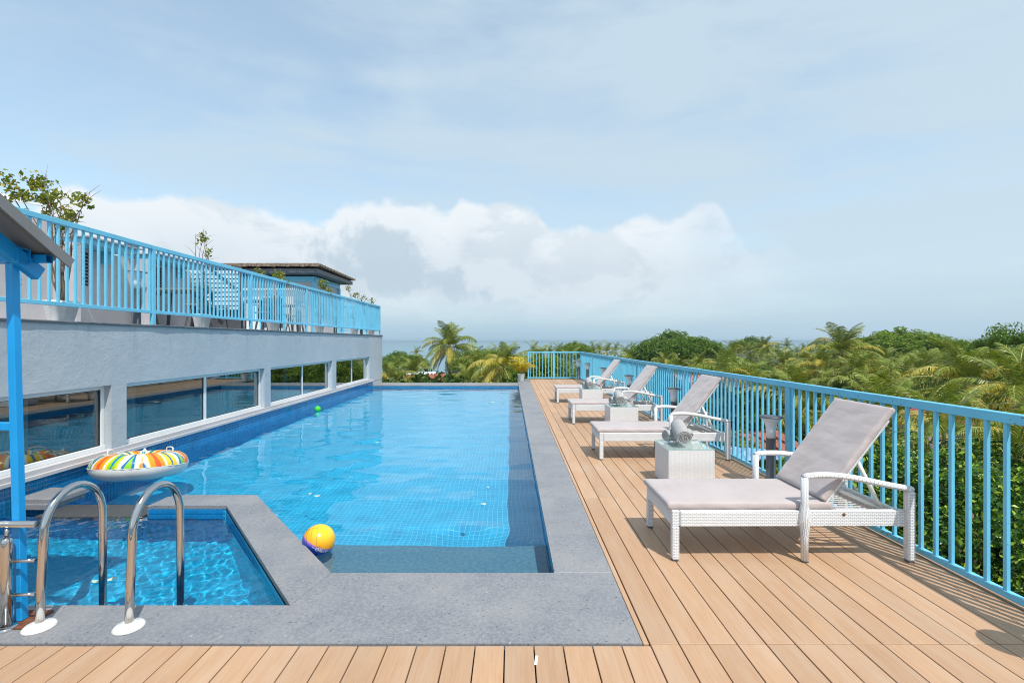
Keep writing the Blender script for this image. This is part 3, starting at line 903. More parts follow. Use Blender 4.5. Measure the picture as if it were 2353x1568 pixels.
# ================================================================== BOLLARD LAMPS
def make_bollard():
    T = thing('bollard_lamp', 'x', 'bollard lamp', group='bollard lamps')
    b = MB(); b.lathe([(.062, 0), (.062, .01), (.050, .012), (.050, .545), (.052, .552)], n=20); b.build('shaft', M['dgrey'], T)
    b = MB(); b.lathe([(.050, .553), (.051, .64), (.056, .69), (.072, .735), (.100, .768), (.122, .785)], n=24); b.build('lamp_head', M['lens'], T)
    b = MB(); b.lathe([(.124, .7855), (.128, .790), (.126, .797), (.06, .806), (.0, .808)], n=24); b.build('cap', M['dgrey'], T)
    return T
def copy_tree(o, parent=None):
    c = o.copy(); C.objects.link(c)
    if parent is not None: c.parent = parent
    for ch_ in list(o.children): copy_tree(ch_, c)
    return c
bol = make_bollard(); first = True
BL = [((2.94, 2.19, 0), 'bollard lamp standing by the deck railing, nearest to the camera'),
      ((2.94, 5.44, 0), 'bollard lamp by the railing just behind the front lounger'),
      ((2.93, 8.69, 0), 'bollard lamp by the railing behind the second lounger'),
      ((2.92, 11.94, 0), 'bollard lamp by the railing between the third and fourth loungers'),
      ((2.91, 15.27, 0), 'bollard lamp by the railing beyond the farthest lounger'),
      ((2.90, 18.40, 0), 'bollard lamp, second from the far corner of the deck'),
      ((2.84, 20.40, 0), 'bollard lamp in the far corner of the deck'),
      ((-5.52, 7.05, TZ - .013), 'bollard lamp on the terrace left of the first tall railing post'),
      ((-5.50, 9.82, TZ - .013), 'bollard lamp on the terrace near the slatted screen'),
      ((-5.50, 12.35, TZ - .013), 'bollard lamp on the terrace between the third and fourth potted trees'),
      ((-5.50, 14.90, TZ - .013), 'bollard lamp on the terrace beside the fourth potted tree'),
      ((-5.50, 17.50, TZ - .013), 'bollard lamp at the far end of the terrace')]
for loc, lab in BL:
    o = bol if first else copy_tree(bol); first = False
    o.location = loc; o['label'] = lab

# ================================================================== LOUNGERS
def cushion(name, L, Wd, T_, parent, mat, wr=.0035, seed=0, nx=56, ny=30, wdir=.6, edge=.02):
    """soft slab lying on z=0, x 0..L, y -W/2..W/2, closed"""
    r = np.random.default_rng(seed)
    u = np.linspace(0, 1, nx); v = np.linspace(-.5, .5, ny)
    # rounded rim: profile points around top->side->bottom done as separate rings
    U, V = np.meshgrid(u, v)
    def outline(inset, z, bulge=0):
        X = inset + U * (L - 2 * inset); Y = V * (Wd - 2 * inset)
        return X, Y, np.full_like(X, z)
    e = edge
    X, Y, Z = outline(e, T_)
    ex = np.minimum(np.minimum(X - e, L - e - X), np.minimum(Y + Wd / 2 - e, Wd / 2 - e - Y))
    puff = 1 - np.exp(-np.clip(ex, 0, None) / .05)
    w = np.zeros_like(X)
    for i in range(16):
        lam = r.uniform(.09, .32); a = r.normal(wdir, .4); k = 2 * PI / lam
        w += np.abs(np.sin(.5 * k * (X * math.cos(a) + Y * math.sin(a)) + r.uniform(0, 6) + 1.4 * np.sin(3 * X + i) + 1.2 * np.sin(4 * Y + 2 * i)))
    w = (w / 16 - .63)
    Z = Z + .007 * puff + w * wr * 4
    top_ = np.stack([X, Y, Z], -1)
    # border loop of the grid
    def border(A): return np.concatenate([A[0, :-1], A[:-1, -1], A[-1, :0:-1], A[:0:-1, 0]])
    rings = [border(top_)]
    nb = len(rings[0])
    ph = np.arange(nb)
    for (ins, z, jit) in ((e * .35, T_ - .004, .0012), (0., T_ - .014, .002), (0., T_ * .45, .0025), (.0, .012, .0015), (e * .5, .0, 0)):
        X2, Y2, Z2 = outline(ins, z)
        bd = border(np.stack([X2, Y2, Z2], -1)).copy()
        bd[:, 2] += jit * np.sin(ph * .9 + seed) ; bd[:, 1] += jit * np.sin(ph * .53 + 1)
        rings.append(bd)
    v_all = [top_.reshape(-1, 3)] + rings[1:]
    base = nx * ny
    idx = np.arange(base).reshape(ny, nx)
    f = [np.stack([idx[:-1, :-1], idx[:-1, 1:], idx[1:, 1:], idx[1:, :-1]], -1).reshape(-1, 4)]
    prev = border(idx)
    for k in range(1, len(rings)):
        cur = np.arange(base, base + nb); base += nb
        f.append(np.stack([prev, cur, np.roll(cur, -1), np.roll(prev, -1)], -1)); prev = cur
    verts = np.concatenate(v_all); faces = np.concatenate(f)
    bot = len(verts); verts = np.concatenate([verts, [[L / 2, 0, 0]]])
    me = bpy.data.meshes.new(name)
    fl = faces.tolist() + [(int(prev[(i + 1) % nb]), int(prev[i]), bot) for i in range(nb)]
    me.from_pydata(verts.tolist(), [], fl); me.polygons.foreach_set('use_smooth', [True] * len(fl)); me.materials.append(mat); me.update()
    o = link(name, me, parent); return o
def make_lounger():
    T = thing('sun_lounger', 'x', 'sun lounger', group='wicker sun loungers in a row on the deck')
    # local x: 0 foot .. 1.80 head, y across, z up
    zf0, zf1 = .262, .378
    yo = .325
    b = MB()
    for sy in (-1, 1):
        b.box(.06, 1.765, sy * yo - .0225, sy * yo + .0225, zf0, zf1, .006)
    b.box(.0, .0595, -yo - .01, yo + .01, zf0, zf1, .006)
    b.box(1.70, 1.7445, -yo + .023, yo - .023, zf0, zf1 - .006, .006)
    b.build('frame', M['wicker'], T)
    for sy in (-1, 1):
        y = sy * (yo - .005)
        b = MB(); b.box(.0, .052, y - .026, y + .026, .014, zf0 - .0005, .006); lg = b.build('leg', M['wicker'], T)
        b = MB(); b.box(.006, .046, y - .020, y + .020, 0, .0135); b.build('foot_pad', M['dgrey'], lg)
        # mid leg rising into the arm: wrapped bulge at the frame
        y = sy * (yo + .030)
        b = MB(); b.tube([(.985, y, .014), (.985, y, .20), (.985, y, .255), (.985, y, .32), (.985, y, .39), (.985, y, .44), (.985, y, .635)], [.025, .027, .034, .046, .034, .026, .026], 12)
        lg = b.build('leg', M['wicker'], T)
        b = MB(); b.box(.965, 1.005, y - .018, y + .018, 0, .0135); b.build('foot_pad', M['dgrey'], lg)
        b = MB(); b.box(1.745, 1.80, y - .028, y + .028, .014, .528, .007)
        lg = b.build('leg', M['wicker'], T)
        b = MB(); b.box(1.752, 1.793, y - .02, y + .02, 0, .0135); b.build('foot_pad', M['dgrey'], lg)
        b = MB()
        pts_ = [(.975, y, .628)] + [(.985 + .80 * t, y, .640 + .030 * math.sin(PI * min(t * 1.25, 1)) * (1 - t) - .098 * t ** 1.6) for t in np.linspace(.03, 1, 12)]
        b.tube(pts_, .0235, 12); b.build('armrest', M['wicker'], T)
        b = MB(); b.box(1.744, 1.800, y - .0275, y + .0275, .5285, .562, .012); b.build('armrest', M['wicker'], T)
        # wrapped band where the rail meets the head leg
        b = MB(); b.box(1.69, 1.7435, sy * yo - .026, sy * yo + .026, zf0 - .004, zf1 + .004, .006); b.build('wrapping', M['wicker'], T)
        b = MB(); b.lathe([(.012, 0), (.012, .004), (.006, .007), (0, .007)], n=12, mat=Matrix.Translation((1.285, sy * (yo + .0226), .352)) @ Matrix.Rotation(-sy * PI / 2, 4, 'X')); b.build('bolt', M['rust'], T)
    # seat webbing (under the cushion and open behind the backrest)
    b = MB()
    b.box(.06, 1.20, -yo + .023, yo - .023, zf1 - .012, zf1 - .001, .002)
    b.build('seat_panel', M['wicker'], T)
    for i in range(22):
        y = -yo + .045 + i * (2 * yo - .09) / 21
        if i % 2 == 0:
            b = MB(); b.box(1.24, 1.695, y - .006, y + .006, .292, .300); b.build('webbing_strip', M['wicker'], T)
    # backrest frame: pivots at x 1.16, rises to the head
    bx, bz = 1.135, .392
    ang = R(52.5); Lb = .84
    dirv = Vector((math.cos(ang), 0, math.sin(ang))); nrm = Vector((-math.sin(ang), 0, math.cos(ang)))
    BM = Matrix.Translation((bx, 0, bz)) @ Matrix.Rotation(-ang, 4, 'Y')
    b = MB()
    for sy in (-1, 1): b.box(.0, Lb, sy * .29 - .014, sy * .29 + .014, -.030, -.004, .004, BM)
    b.box(Lb - .03, Lb, -.275, .275, -.030, -.004, .004, BM)
    b.box(.02, Lb - .031, -.275, .275, -.016, -.006, 0, BM)
    b.build('backrest', M['wicker'], T)
    # props
    for sy in (-1, 1):
        y = sy * .265
        top_ = BM @ Vector((.46, 0, -.038)); 
        b = MB(); b.tube([(top_.x, y, top_.z), (1.62, y, .385)], .0155, 10); b.build('prop', M['white'], T)
        b = MB(); b.tube([(1.30, y, .51), (1.43, y, .452), (1.60, y, .375)], .014, 10); b.build('prop', M['white'], T)
        b = MB(); b.box(top_.x - .02, top_.x + .014, y - .012, y + .012, top_.z - .022, top_.z + .018, .004); b.build('hinge', M['rust'], T)
    # cushions
    s = cushion('seat_cushion', 1.245, .645, .055, T, M['fabric'], .0018, 4, wdir=.2); s.location = (-.028, 0, zf1 + .001)
    bc = cushion('back_cushion', Lb + .035, .63, .052, T, M['fabric'], .0060, 9, wdir=.75)
    bc.matrix_local = Matrix.Translation((bx + .030, 0, bz + .020)) @ Matrix.Rotation(-ang, 4, 'Y') @ Matrix.Translation((.02, 0, .0))
    return T
LG = [((1.20, 3.93, 0), .006, 'white wicker sun lounger with taupe cushion, the nearest one on the deck'),
      ((1.215, 6.98, 0), .0, 'white wicker sun lounger behind the first table with rolled towels, second nearest'),
      ((1.20, 9.86, 0), .008, 'white wicker sun lounger between the second and third towel tables'),
      ((1.195, 13.10, 0), .0, 'white wicker sun lounger, the farthest one near the deck corner')]
lou = make_lounger()
for i, (loc, rz, lab) in enumerate(LG):
    o = lou if i == 0 else copy_tree(lou)
    o.location = loc; o.rotation_euler = (0, 0, rz); o['label'] = lab

# ================================================================== SIDE TABLES AND TOWELS
def make_table():
    T = thing('side_table', 'x', 'side table', group='wicker side tables between the loungers')
    b = MB(); h = .442; w = .258
    b.box(-w, w, -w, w, .012, h, .008); b.build('wicker_body', M['wicker'], T)
    b = MB(); b.box(-w + .02, w - .02, -w + .02, w - .02, 0, .0115); b.build('plinth', M['dgrey'], T)
    b = MB(); b.box(-w + .004, w - .004, -w + .004, w - .004, h + .003, h + .009, .001); b.build('glass_top', M['clear'], T)
    b = MB()
    for (x0, x1, y0, y1) in ((-w + .001, w - .001, -w + .001, -w + .0037), (-w + .001, w - .001, w - .0037, w - .001), (-w + .001, -w + .0037, -w + .004, w - .004), (w - .0037, w - .001, -w + .004, w - .004)):
        b.box(x0, x1, y0, y1, h + .003, h + .009)
    b.build('glass_rim', M['rim'], T)
    for sx in (-1, 1):
        for sy in (-1, 1):
            b = MB(); b.lathe([(.010, h), (.010, h + .0028)], sx * (w - .03), sy * (w - .03), 10); b.build('bumper', M['rust'], T)
    return T
def roll_mesh(R_, L_, turns=4.4, thick=.015, seed=0):
    """rolled towel: spiral sheet along x"""
    n = 150; r = np.random.default_rng(seed)
    th = np.linspace(0, turns * 2 * PI, n)
    rad = .012 + (R_ - .012) * th / th[-1]
    b = MB()
    cols = 14
    xs_ = np.linspace(-L_ / 2, L_ / 2, cols)
    pitch = (R_ - .012) / turns
    th2 = min(thick, pitch * .94)
    def P(i, j, side):
        rr = rad[i] - (th2 if side else 0)
        wob = 1 + .02 * math.sin(xs_[j] * 14 + seed) * (rad[i] / R_)
        endj = (.004 * math.sin(th[i] * 2.3 + seed)) * (1 if j in (0, cols - 1) else 0)
        endr = 1 - (.035 if j in (0, cols - 1) else 0)
        a = th[i]
        return (xs_[j] + endj, rr * wob * endr * math.cos(a) * 1.04, rr * wob * endr * math.sin(a) * .96)
    ids = [[[None] * cols for _ in range(n)] for _ in range(2)]
    for s_ in range(2):
        for i in range(n):
            for j in range(cols):
                ids[s_][i][j] = len(b.v); b.v.append(P(i, j, s_))
    def q(a, c, d, e): b.f.append((a, c, d, e)); b.uv += [(0, 0)] * 4; b.smooth.append(True)
    for i in range(n - 1):
        for j in range(cols - 1):
            q(ids[0][i][j], ids[0][i + 1][j], ids[0][i + 1][j + 1], ids[0][i][j + 1])
            q(ids[1][i][j + 1], ids[1][i + 1][j + 1], ids[1][i + 1][j], ids[1][i][j])
        for j in (0, cols - 1): q(ids[0][i][j], ids[1][i][j], ids[1][i + 1][j], ids[0][i + 1][j])
    for j in range(cols - 1): q(ids[0][n - 1][j], ids[1][n - 1][j], ids[1][n - 1][j + 1], ids[0][n - 1][j + 1])
    return b.mesh('rolled_towel', M['towel'])
r1 = roll_mesh(.088, .34, seed=1); r2 = roll_mesh(.075, .34, seed=5)
tab = make_table()
TB = [(1.995, 5.572), (2.045, 8.985), (2.01, 12.235)]
tn = ['first', 'second', 'third']
for i, (x, y) in enumerate(TB):
    o = tab if i == 0 else copy_tree(tab)
    o.location = (x, y, 0)
    o['label'] = ['white wicker side table with glass top, nearest one, behind the front lounger', 'white wicker side table with glass top between the second and third loungers', 'white wicker side table with glass top, the farthest one'][i]
    zt = .442 + .0095
    def lay(me, p, d, spin):
        d = Vector(d).normalized(); side_ = Vector((0, 0, 1)).cross(d).normalized(); up_ = d.cross(side_)
        m_ = Matrix((d, side_, up_)).transposed().to_4x4() @ Matrix.Rotation(spin, 4, 'X')
        o_ = link('rolled_towel', me); o_.matrix_world = Matrix.Translation(p) @ m_; return o_
    a = lay(r2, (x - .010, y + .175, zt + .073), (.95, .30 - .1 * i, 0), R(20))
    tag(a, 'smaller grey rolled towel lying under the other one on the %s table' % ['nearest', 'middle', 'farthest'][i], 'towel', 'rolled grey towels on the side tables')
    c = lay(r1, (x - .035, y - .01 , zt + .150), (-.10 + .06 * i, -.94, -.27), R(60 + 50 * i))
    tag(c, 'upper grey rolled towel leaning with its spiral end to the camera on the %s table' % ['nearest', 'middle', 'farthest'][i], 'towel', 'rolled grey towels on the side tables')

# ================================================================== POOL LADDER AND BARRIER
lad = thing('pool_ladder', 'stainless steel pool ladder with two curved handrails on white round flanges', 'pool ladder', (0, 0, 0))
for X_ in (-2.714, -2.200):
    pts_ = [(X_, 2.752, .012), (X_, 2.762, .25), (X_, 2.775, .50)]
    for t in np.linspace(0, PI, 18)[1:-1]:
        pts_.append((X_, 2.975 - .20 * math.cos(t), .52 + .235 * math.sin(t)))
    pts_ += [(X_, 3.175, .50), (X_, 3.178, .2), (X_, 3.18, -.78)]
    b = MB(); b.tube(pts_, .0225, 16)
    hr_ = b.build('handrail', M['steel'], lad)
    b = MB(); b.lathe([(.078, ZC), (.080, ZC + .006), (.066, ZC + .020), (.036, ZC + .027), (.029, ZC + .034)], X_, 2.752, 28); b.build('flange', M['white'], hr_)
for zz in (-.28, -.56):
    b = MB(); b.box(-2.69, -2.225, 3.15, 3.215, zz - .012, zz + .012, .004); b.build('tread', M['steel'], lad)
bar = thing('steel_barrier', 'low stainless steel barrier with stained post at the left edge', 'barrier')
b = MB(); b.tube([(-4.3, 2.755, .595), (-2.742, 2.762, .595)], .019, 14); b.build('top_rail', M['steel'], bar)
for zz in (.390, .196):
    b = MB(); b.tube([(-4.3, 2.745, zz), (-2.925, 2.745, zz)], .0095, 10); b.build('mid_rail', M['steel'], bar)
    b = MB(); b.tube([(-2.868, 2.745, zz), (-2.742, 2.757, zz)], .0095, 10); b.build('mid_rail', M['steel'], bar)
for xx in (-2.895, -3.9):
    b = MB(); b.lathe([(.029, ZC + .022), (.029, .500), (.026, .518), (.014, .530)], xx, 2.742, 20); p_ = b.build('post', M['steel'], bar)
    b = MB(); b.lathe([(.010, .5305), (.010, .576)], xx, 2.745, 12); b.build('pin', M['steel'], p_)
    b = MB(); b.lathe([(.056, ZC), (.056, ZC + .006), (.040, ZC + .018), (.030, ZC + .0215)], xx, 2.742, 24); b.build('base_flange', M['steel'], p_)

# ================================================================== PAVILION
pav = thing('pavilion', 'blue steel pavilion with grey sheet roof cut by the left edge', 'pavilion')
px_, py_ = -2.880, 2.815
b = MB(); b.box(px_ - .022, px_ + .022, py_ - .024, py_ + .020, ZC + .012, 2.106, .003)
po = b.build('post', M['pavblue'], pav)
for v in po.data.vertices:      # the post leans slightly outwards
    v.co.x -= .026 * v.co.z
b = MB(); b.box(px_ - .085, px_ + .095, py_ - .085, py_ + .10, ZC, ZC + .011, .002); b.build('base_plate', M['rust'], pav)
def hollow(b, p0, p1, w, h, t=.004, up=(0, 0, 1)):
    p0 = Vector(p0); p1 = Vector(p1); d = (p1 - p0).normalized(); sd = d.cross(Vector(up)).normalized(); u = sd.cross(d).normalized()
    for s_ in (-1, 1):
        b.bar(p0 + sd * s_ * (w - t) / 2, p1 + sd * s_ * (w - t) / 2, t, h)
        b.bar(p0 + u * s_ * (h - t) / 2, p1 + u * s_ * (h - t) / 2, w - 2 * t - .0004, t)
b = MB(); hollow(b, (-5.4, py_, 2.150), (-2.865, py_, 2.150), .075, .085); b.build('beam', M['pavblue'], pav)
b = MB(); b.bar((-5.4, py_, 2.150), (-2.93, py_, 2.150), .062, .074); b.build('beam_hollow', M['dark'], pav)  # near-black bar in the tube stands in for the shade inside its open end
b = MB(); b.bar((-4.6, py_ + .01, 1.15), (-2.935, py_, 1.15), .04, .045, .003); b.build('side_rail', M['pavblue'], pav)
RSL = math.tan(R(33))
RY0, RY1 = 1.75, 2.955
rz = lambda y: 2.150 + (RY1 - y) * RSL
# sheet roof: trapezoidal ribs, rake along y
b = MB()
x = -5.4; edge_x = -2.735
cols_ = []
while x < edge_x - .001:
    cols_ += [(x, 0), (x + .11, 0), (x + .125, .028), (x + .155, .028), (x + .17, 0)]; x += .19
cols_ = [c for c in cols_ if c[0] < edge_x - .02] + [(edge_x - .012, 0), (edge_x, .012)]
for (xa, za), (xb, zb) in zip(cols_[:-1], cols_[1:]):
    for dz_, rev in ((.0, False), (-.006, True)):
        q = [(xa, RY0, rz(RY0) + za + dz_), (xb, RY0, rz(RY0) + zb + dz_), (xb, RY1, rz(RY1) + zb + dz_), (xa, RY1, rz(RY1) + za + dz_)]
        b.quad(q[::-1] if rev else q)
b.build('roof_sheet', M['roofgrey'], pav)
b = MB(); sl_ = math.atan(RSL)
b.bar((edge_x + .004, RY0, rz(RY0) - .012), (edge_x + .004, RY1 + .015, rz(RY1 + .015) - .012), .010, .062); b.build('rake_trim', M['roofgrey'], pav)
for xx in (-2.90, -4.2):
    b = MB(); b.bar((xx, RY0 + .1, rz(RY0 + .1) - .105), (xx, RY1 - .02, rz(RY1 - .02) - .105), .045, .085, .003); b.build('rafter', M['pavblue'], pav)
for yy in (2.10, 2.50, 2.90):
    b = MB(); hollow(b, (-5.4, yy, rz(yy) - .040), (-2.80, yy, rz(yy) - .040), .045, .045, .003); b.build('purlin', M['pavblue'], pav)
    b = MB(); b.bar((-5.4, yy, rz(yy) - .040), (-2.84, yy, rz(yy) - .040), .036, .036); b.build('purlin_hollow', M['dark'], pav)  # solid dark filling, paints the shaded inside of each open purlin

# ================================================================== RING FLOAT
def ring_color(a, c):
    """a along the ring 0..1 inside one of the repeats, c from the hole (0) to the seam (1)"""
    WHT = (.80, .80, .78); YEL = (.90, .62, .01); ORA = (.88, .30, .012); RED = (.78, .10, .012); BLU = (.005, .16, .42); GRN = (.25, .55, .02)
    k = int(a) % 3; a = a - int(a)
    s = a + .22 * (c - .5) * (1 if k != 1 else -1)       # slanted bands
    s %= 1.
    if .02 < s < .34:
        m_ = (s - .02) / .32
        if .38 < m_ < .38 + .35 * c: return RED
        if m_ < .06 or m_ > .95: return YEL
        return ORA
    if .37 < s < .65:
        m_ = abs(s - .51) / .14
        if m_ < .38 - .45 * abs(c - .35): return BLU
        if m_ < .78 - .25 * c: return YEL if k else GRN
        return WHT if m_ > .9 else YEL
    if .67 < s < .99:
        m_ = abs(s - .83) / .16
        if c > .45 and m_ < (c - .45) * 1.5: return BLU if m_ > (c - .62) * 1.2 else GRN
        if c < .45 and m_ < .55 - c: return GRN
        if c < .40 and m_ < .8 - c: return BLU
        if .55 < m_ < .75 and c > .3: return (BLU if k == 2 else WHT)
    return WHT
def make_ring():
    T = thing('swim_ring', 'inflatable swim ring with orange, yellow, blue and green print over a white base', 'swim ring')
    Rm, rt = .320, .170
    nu, nv = 420, 72
    for part in ('top', 'base'):
        v = []; f = []; cols = []
        vs = np.linspace(0, PI, nv // 2 + 1) if part == 'top' else np.linspace(PI, 2 * PI, nv // 2 + 1)
        for i in range(nu):
            u = 2 * PI * i / nu
            pk = .0022 * math.sin(u * 62)          # puckered seam
            for w in vs:
                # w: 0 = outer seam, pi = inner
                seam = math.exp(-(min(w % (2 * PI), 2 * PI - w % (2 * PI)) / .12) ** 2)
                rr = rt * (1 + .02 * math.sin(6 * u)) ; r_ = Rm + rr * math.cos(w) * 1.03
                z_ = rr * .90 * math.sin(w) + pk * seam
                v.append((r_ * math.cos(u), r_ * math.sin(u), z_))
                if part == 'top': cols.append(ring_color(u / (2 * PI) * 6, 1 - w / PI) + (1,))
        m_ = len(vs)
        for i in range(nu):
            j = (i + 1) % nu
            for k in range(m_ - 1): f.append((i * m_ + k, j * m_ + k, j * m_ + k + 1, i * m_ + k + 1))
        me = raw_mesh('ring_' + part, np.array(v), np.array(f), M['ringtop'] if part == 'top' else M['white'], True)
        if part == 'top':
            at_ = me.color_attributes.new('col', 'FLOAT_COLOR', 'POINT')
            at_.data.foreach_set('color', np.array(cols, dtype=np.float32).ravel())
        link('printed_top' if part == 'top' else 'white_underside', me, T)
    b = MB()
    b.tube([((Rm + rt * 1.035 + .003 * math.sin(u * 40)) * math.cos(u), (Rm + rt * 1.035 + .003 * math.sin(u * 40)) * math.sin(u), .0015 * math.sin(u * 55)) for u in np.linspace(0, 2 * PI, 240, endpoint=False)], .0035, 5, closed=True)
    b.build('seam', M['white'], T)
    for a in (R(128), R(-8)):
        cx, cy = Rm * math.cos(a), Rm * math.sin(a); h0 = rt * .90
        tx, ty = -math.sin(a), math.cos(a)
        b = MB()
        b.tube([(cx + tx * s_, cy + ty * s_, h0 - .004 + hh) for s_, hh in ((-.075, -.01), (-.075, .025), (-.06, .04), (0, .044), (.06, .04), (.075, .025), (.075, -.01))], .008, 8)
        b.build('grip', M['white'], T)
    a = R(52); b = MB(); b.lathe([(.028, 0), (.024, .008), (.012, .012), (.012, .03), (0, .032)], (Rm + .02) * math.cos(a), (Rm + .02) * math.sin(a), 14, Matrix.Translation((0, 0, rt * .88))); b.build('valve', M['white'], T)
    return T
M['ringtop'] = mat_attr('printed_vinyl', .16, coat=.5)
ring = make_ring()
ring.location = (-4.60, 5.93, .120)
ring.rotation_mode = 'QUATERNION'
ring.rotation_quaternion = (Matrix.Rotation(R(-8), 3, Vector((1, .15, 0))) @ Matrix.Rotation(R(70), 3, 'Z')).to_quaternion()

# ================================================================== BALLS
def make_ball():
    T = thing('beach_ball', 'yellow, orange and blue volleyball floating against the diagonal coping', 'ball')
    r = .130
    nu, nv = 160, 100
    v = []; cols = []
    YEL = np.array((.90, .60, .02)); ORG = np.array((.88, .36, .006)); PUR = np.array((.25, .14, .60)); BLU = np.array((.010, .045, .36)); RED = np.array((.42, .03, .01)); WHT = np.array((.8, .8, .8))
    # pole of the colour bands leans towards upper right
    ax = Vector((.454, .0915, .834)).normalized()
    for j in range(nv + 1):
        th = PI * j / nv
        for i in range(nu):
            ph = 2 * PI * i / nu
            n = Vector((math.sin(th) * math.cos(ph), math.sin(th) * math.sin(ph), math.cos(th)))
            d = n.dot(ax)
            if d > .10: m_ = min(1, (d - .10) * 1.25); c = YEL * m_ + ORG * (1 - m_)
            elif d > -.0: t = (.10 - d) / .10; c = ORG * (1 - t) + PUR * t
            elif d > -.16: t = -d / .16; c = PUR * (1 - t) + BLU * t
            elif d > -.72: c = BLU
            else: c = RED
            if -.10 < d < -.07 and n.x > -.05 or -.72 < d < -.695: c = WHT * .9 + PUR * .1
            v.append(n * r); cols.append(tuple(c) + (1,))
    f = []
    for j in range(nv):
        for i in range(nu): f.append((j * nu + i, (j + 1) * nu + i, (j + 1) * nu + (i + 1) % nu, j * nu + (i + 1) % nu))
    me = raw_mesh('ball_skin', np.array(v), np.array(f), mat_attr('printed_rubber', .22, coat=.4), True)
    a_ = me.color_attributes.new('col', 'FLOAT_COLOR', 'POINT'); a_.data.foreach_set('color', np.array(cols, dtype=np.float32).ravel())
    link('skin', me, T)
    # panel seams
    q = Vector((0, 0, 1)).rotation_difference(Vector((-.30, -.80, .50)).normalized())
    def seam(pts_):
        b = MB(); b.tube([q @ (Vector(p).normalized() * (r + .0003)) for p in pts_], .0011, 5); b.build('seam', M['sealant'], T)
    for k, t in enumerate(np.linspace(-.55, .55, 4)):
        seam([(t * (1 - .25 * abs(s_)), s_, math.sqrt(max(.05, 1.2 - t * t - s_ * s_ * .9))) for s_ in np.linspace(-.9, .62 if k % 3 else .9, 14)])
    seam([(s_, .66, .9) for s_ in np.linspace(-.55, .55, 10)])
    seam([(s_, -.72, .8) for s_ in np.linspace(-.8, .8, 10)])
    # lettering on the blue band, upside down as the ball lies
    cu = bpy.data.curves.new('lettering', 'FONT'); cu.body = 'ATKO'; cu.size = .042; cu.align_x = 'CENTER'; cu.align_y = 'CENTER'; cu.offset = .0006
    tmp = bpy.data.objects.new('tmp', cu); C.objects.link(tmp)
    dg = bpy.context.evaluated_depsgraph_get(); me = bpy.data.meshes.new_from_object(tmp.evaluated_get(dg))
    bpy.data.objects.remove(tmp)
    c0 = Vector((.50, -.78, -.26)).normalized()
    upv = (ax - c0 * ax.dot(c0)).normalized(); rt_ = upv.cross(c0)
    # rotated by 180 degrees in the tangent plane
    for vv in me.vertices:
        x_, y_ = -vv.co.x, -vv.co.y
        p = c0 + rt_ * (x_ / r) + upv * (y_ / r)
        vv.co = p.normalized() * (r + .0012)
    me.materials.clear(); me.materials.append(M['white'])
    link('lettering', me, T)
    return T
ball = make_ball(); ball.location = (-1.600, 3.965, .000)
b = MB(); b.lathe([(.075 * math.sin(t), -.075 * math.cos(t)) for t in np.linspace(0, PI, 20)], n=28)
o = b.build('small_ball', M['ballgreen']); o.location = (-4.83, 11.9, -.035)
tag(o, 'small bright green ball floating near the window wall', 'ball')
# floating petals and leaves
def petal(px, row, s, lab, rz=0., e=.6):
    Y = 1100 * (EYE - ZW) / (row - 783.); X_ = (px - 1176) / 1100. * Y
    b = MB(); n = 14; ring_ = [(s * math.cos(2 * PI * k / n) * (1 + .12 * math.sin(3 * k)), s * e * math.sin(2 * PI * k / n) * (1 + .1 * math.cos(2 * k)), .004 * math.sin(k)) for k in range(n)]
    for k in range(n): b.quad([(0, 0, .006), ring_[k], ring_[(k + 1) % n]], smooth=True)
    o = b.build('floating_leaf', M['petal']); o.location = (X_, Y, ZW + .006); o.rotation_euler = (0, 0, rz)
    tag(o, lab, 'leaf', 'pale leaves floating on the water')
petal(728, 1139, .035, 'pale oval leaf floating in the main pool above the volleyball')
petal(712, 1134, .022, 'small pale leaf fragment touching the water left of the oval leaf')
petal(866, 1016, .040, 'pale leaf floating in mid pool beside the reflected building edge')
petal(1110, 1158, .030, 'pale square leaf floating in the main pool near its right side', .8, 1.)
petal(1120, 1119, .020, 'tiny pale leaf floating just beyond the square one', .8, .8)
petal(252, 1331, .045, 'pale leaf floating in the small pool right of the ladder', .6, .5)
petal(222, 1335, .040, 'pale leaf floating in the small pool behind the left handrail', -.3, .5)
petal(960, 925, .045, 'pale leaf drifting far out in the main pool')
petal(1130, 923, .10, 'broad pale patch of petals near the far right corner of the pool', 0, .5)
# bits on deck and coping
b = MB(); b.box(-.035, .035, -.008, .008, 0, .004, .001)
o = b.build('litter', M['white']); o.location = (.125, 2.475, .001); o.rotation_euler = (0, 0, R(82))
tag(o, 'small white scrap stuck in a plank gap in front of the coping', 'scrap')

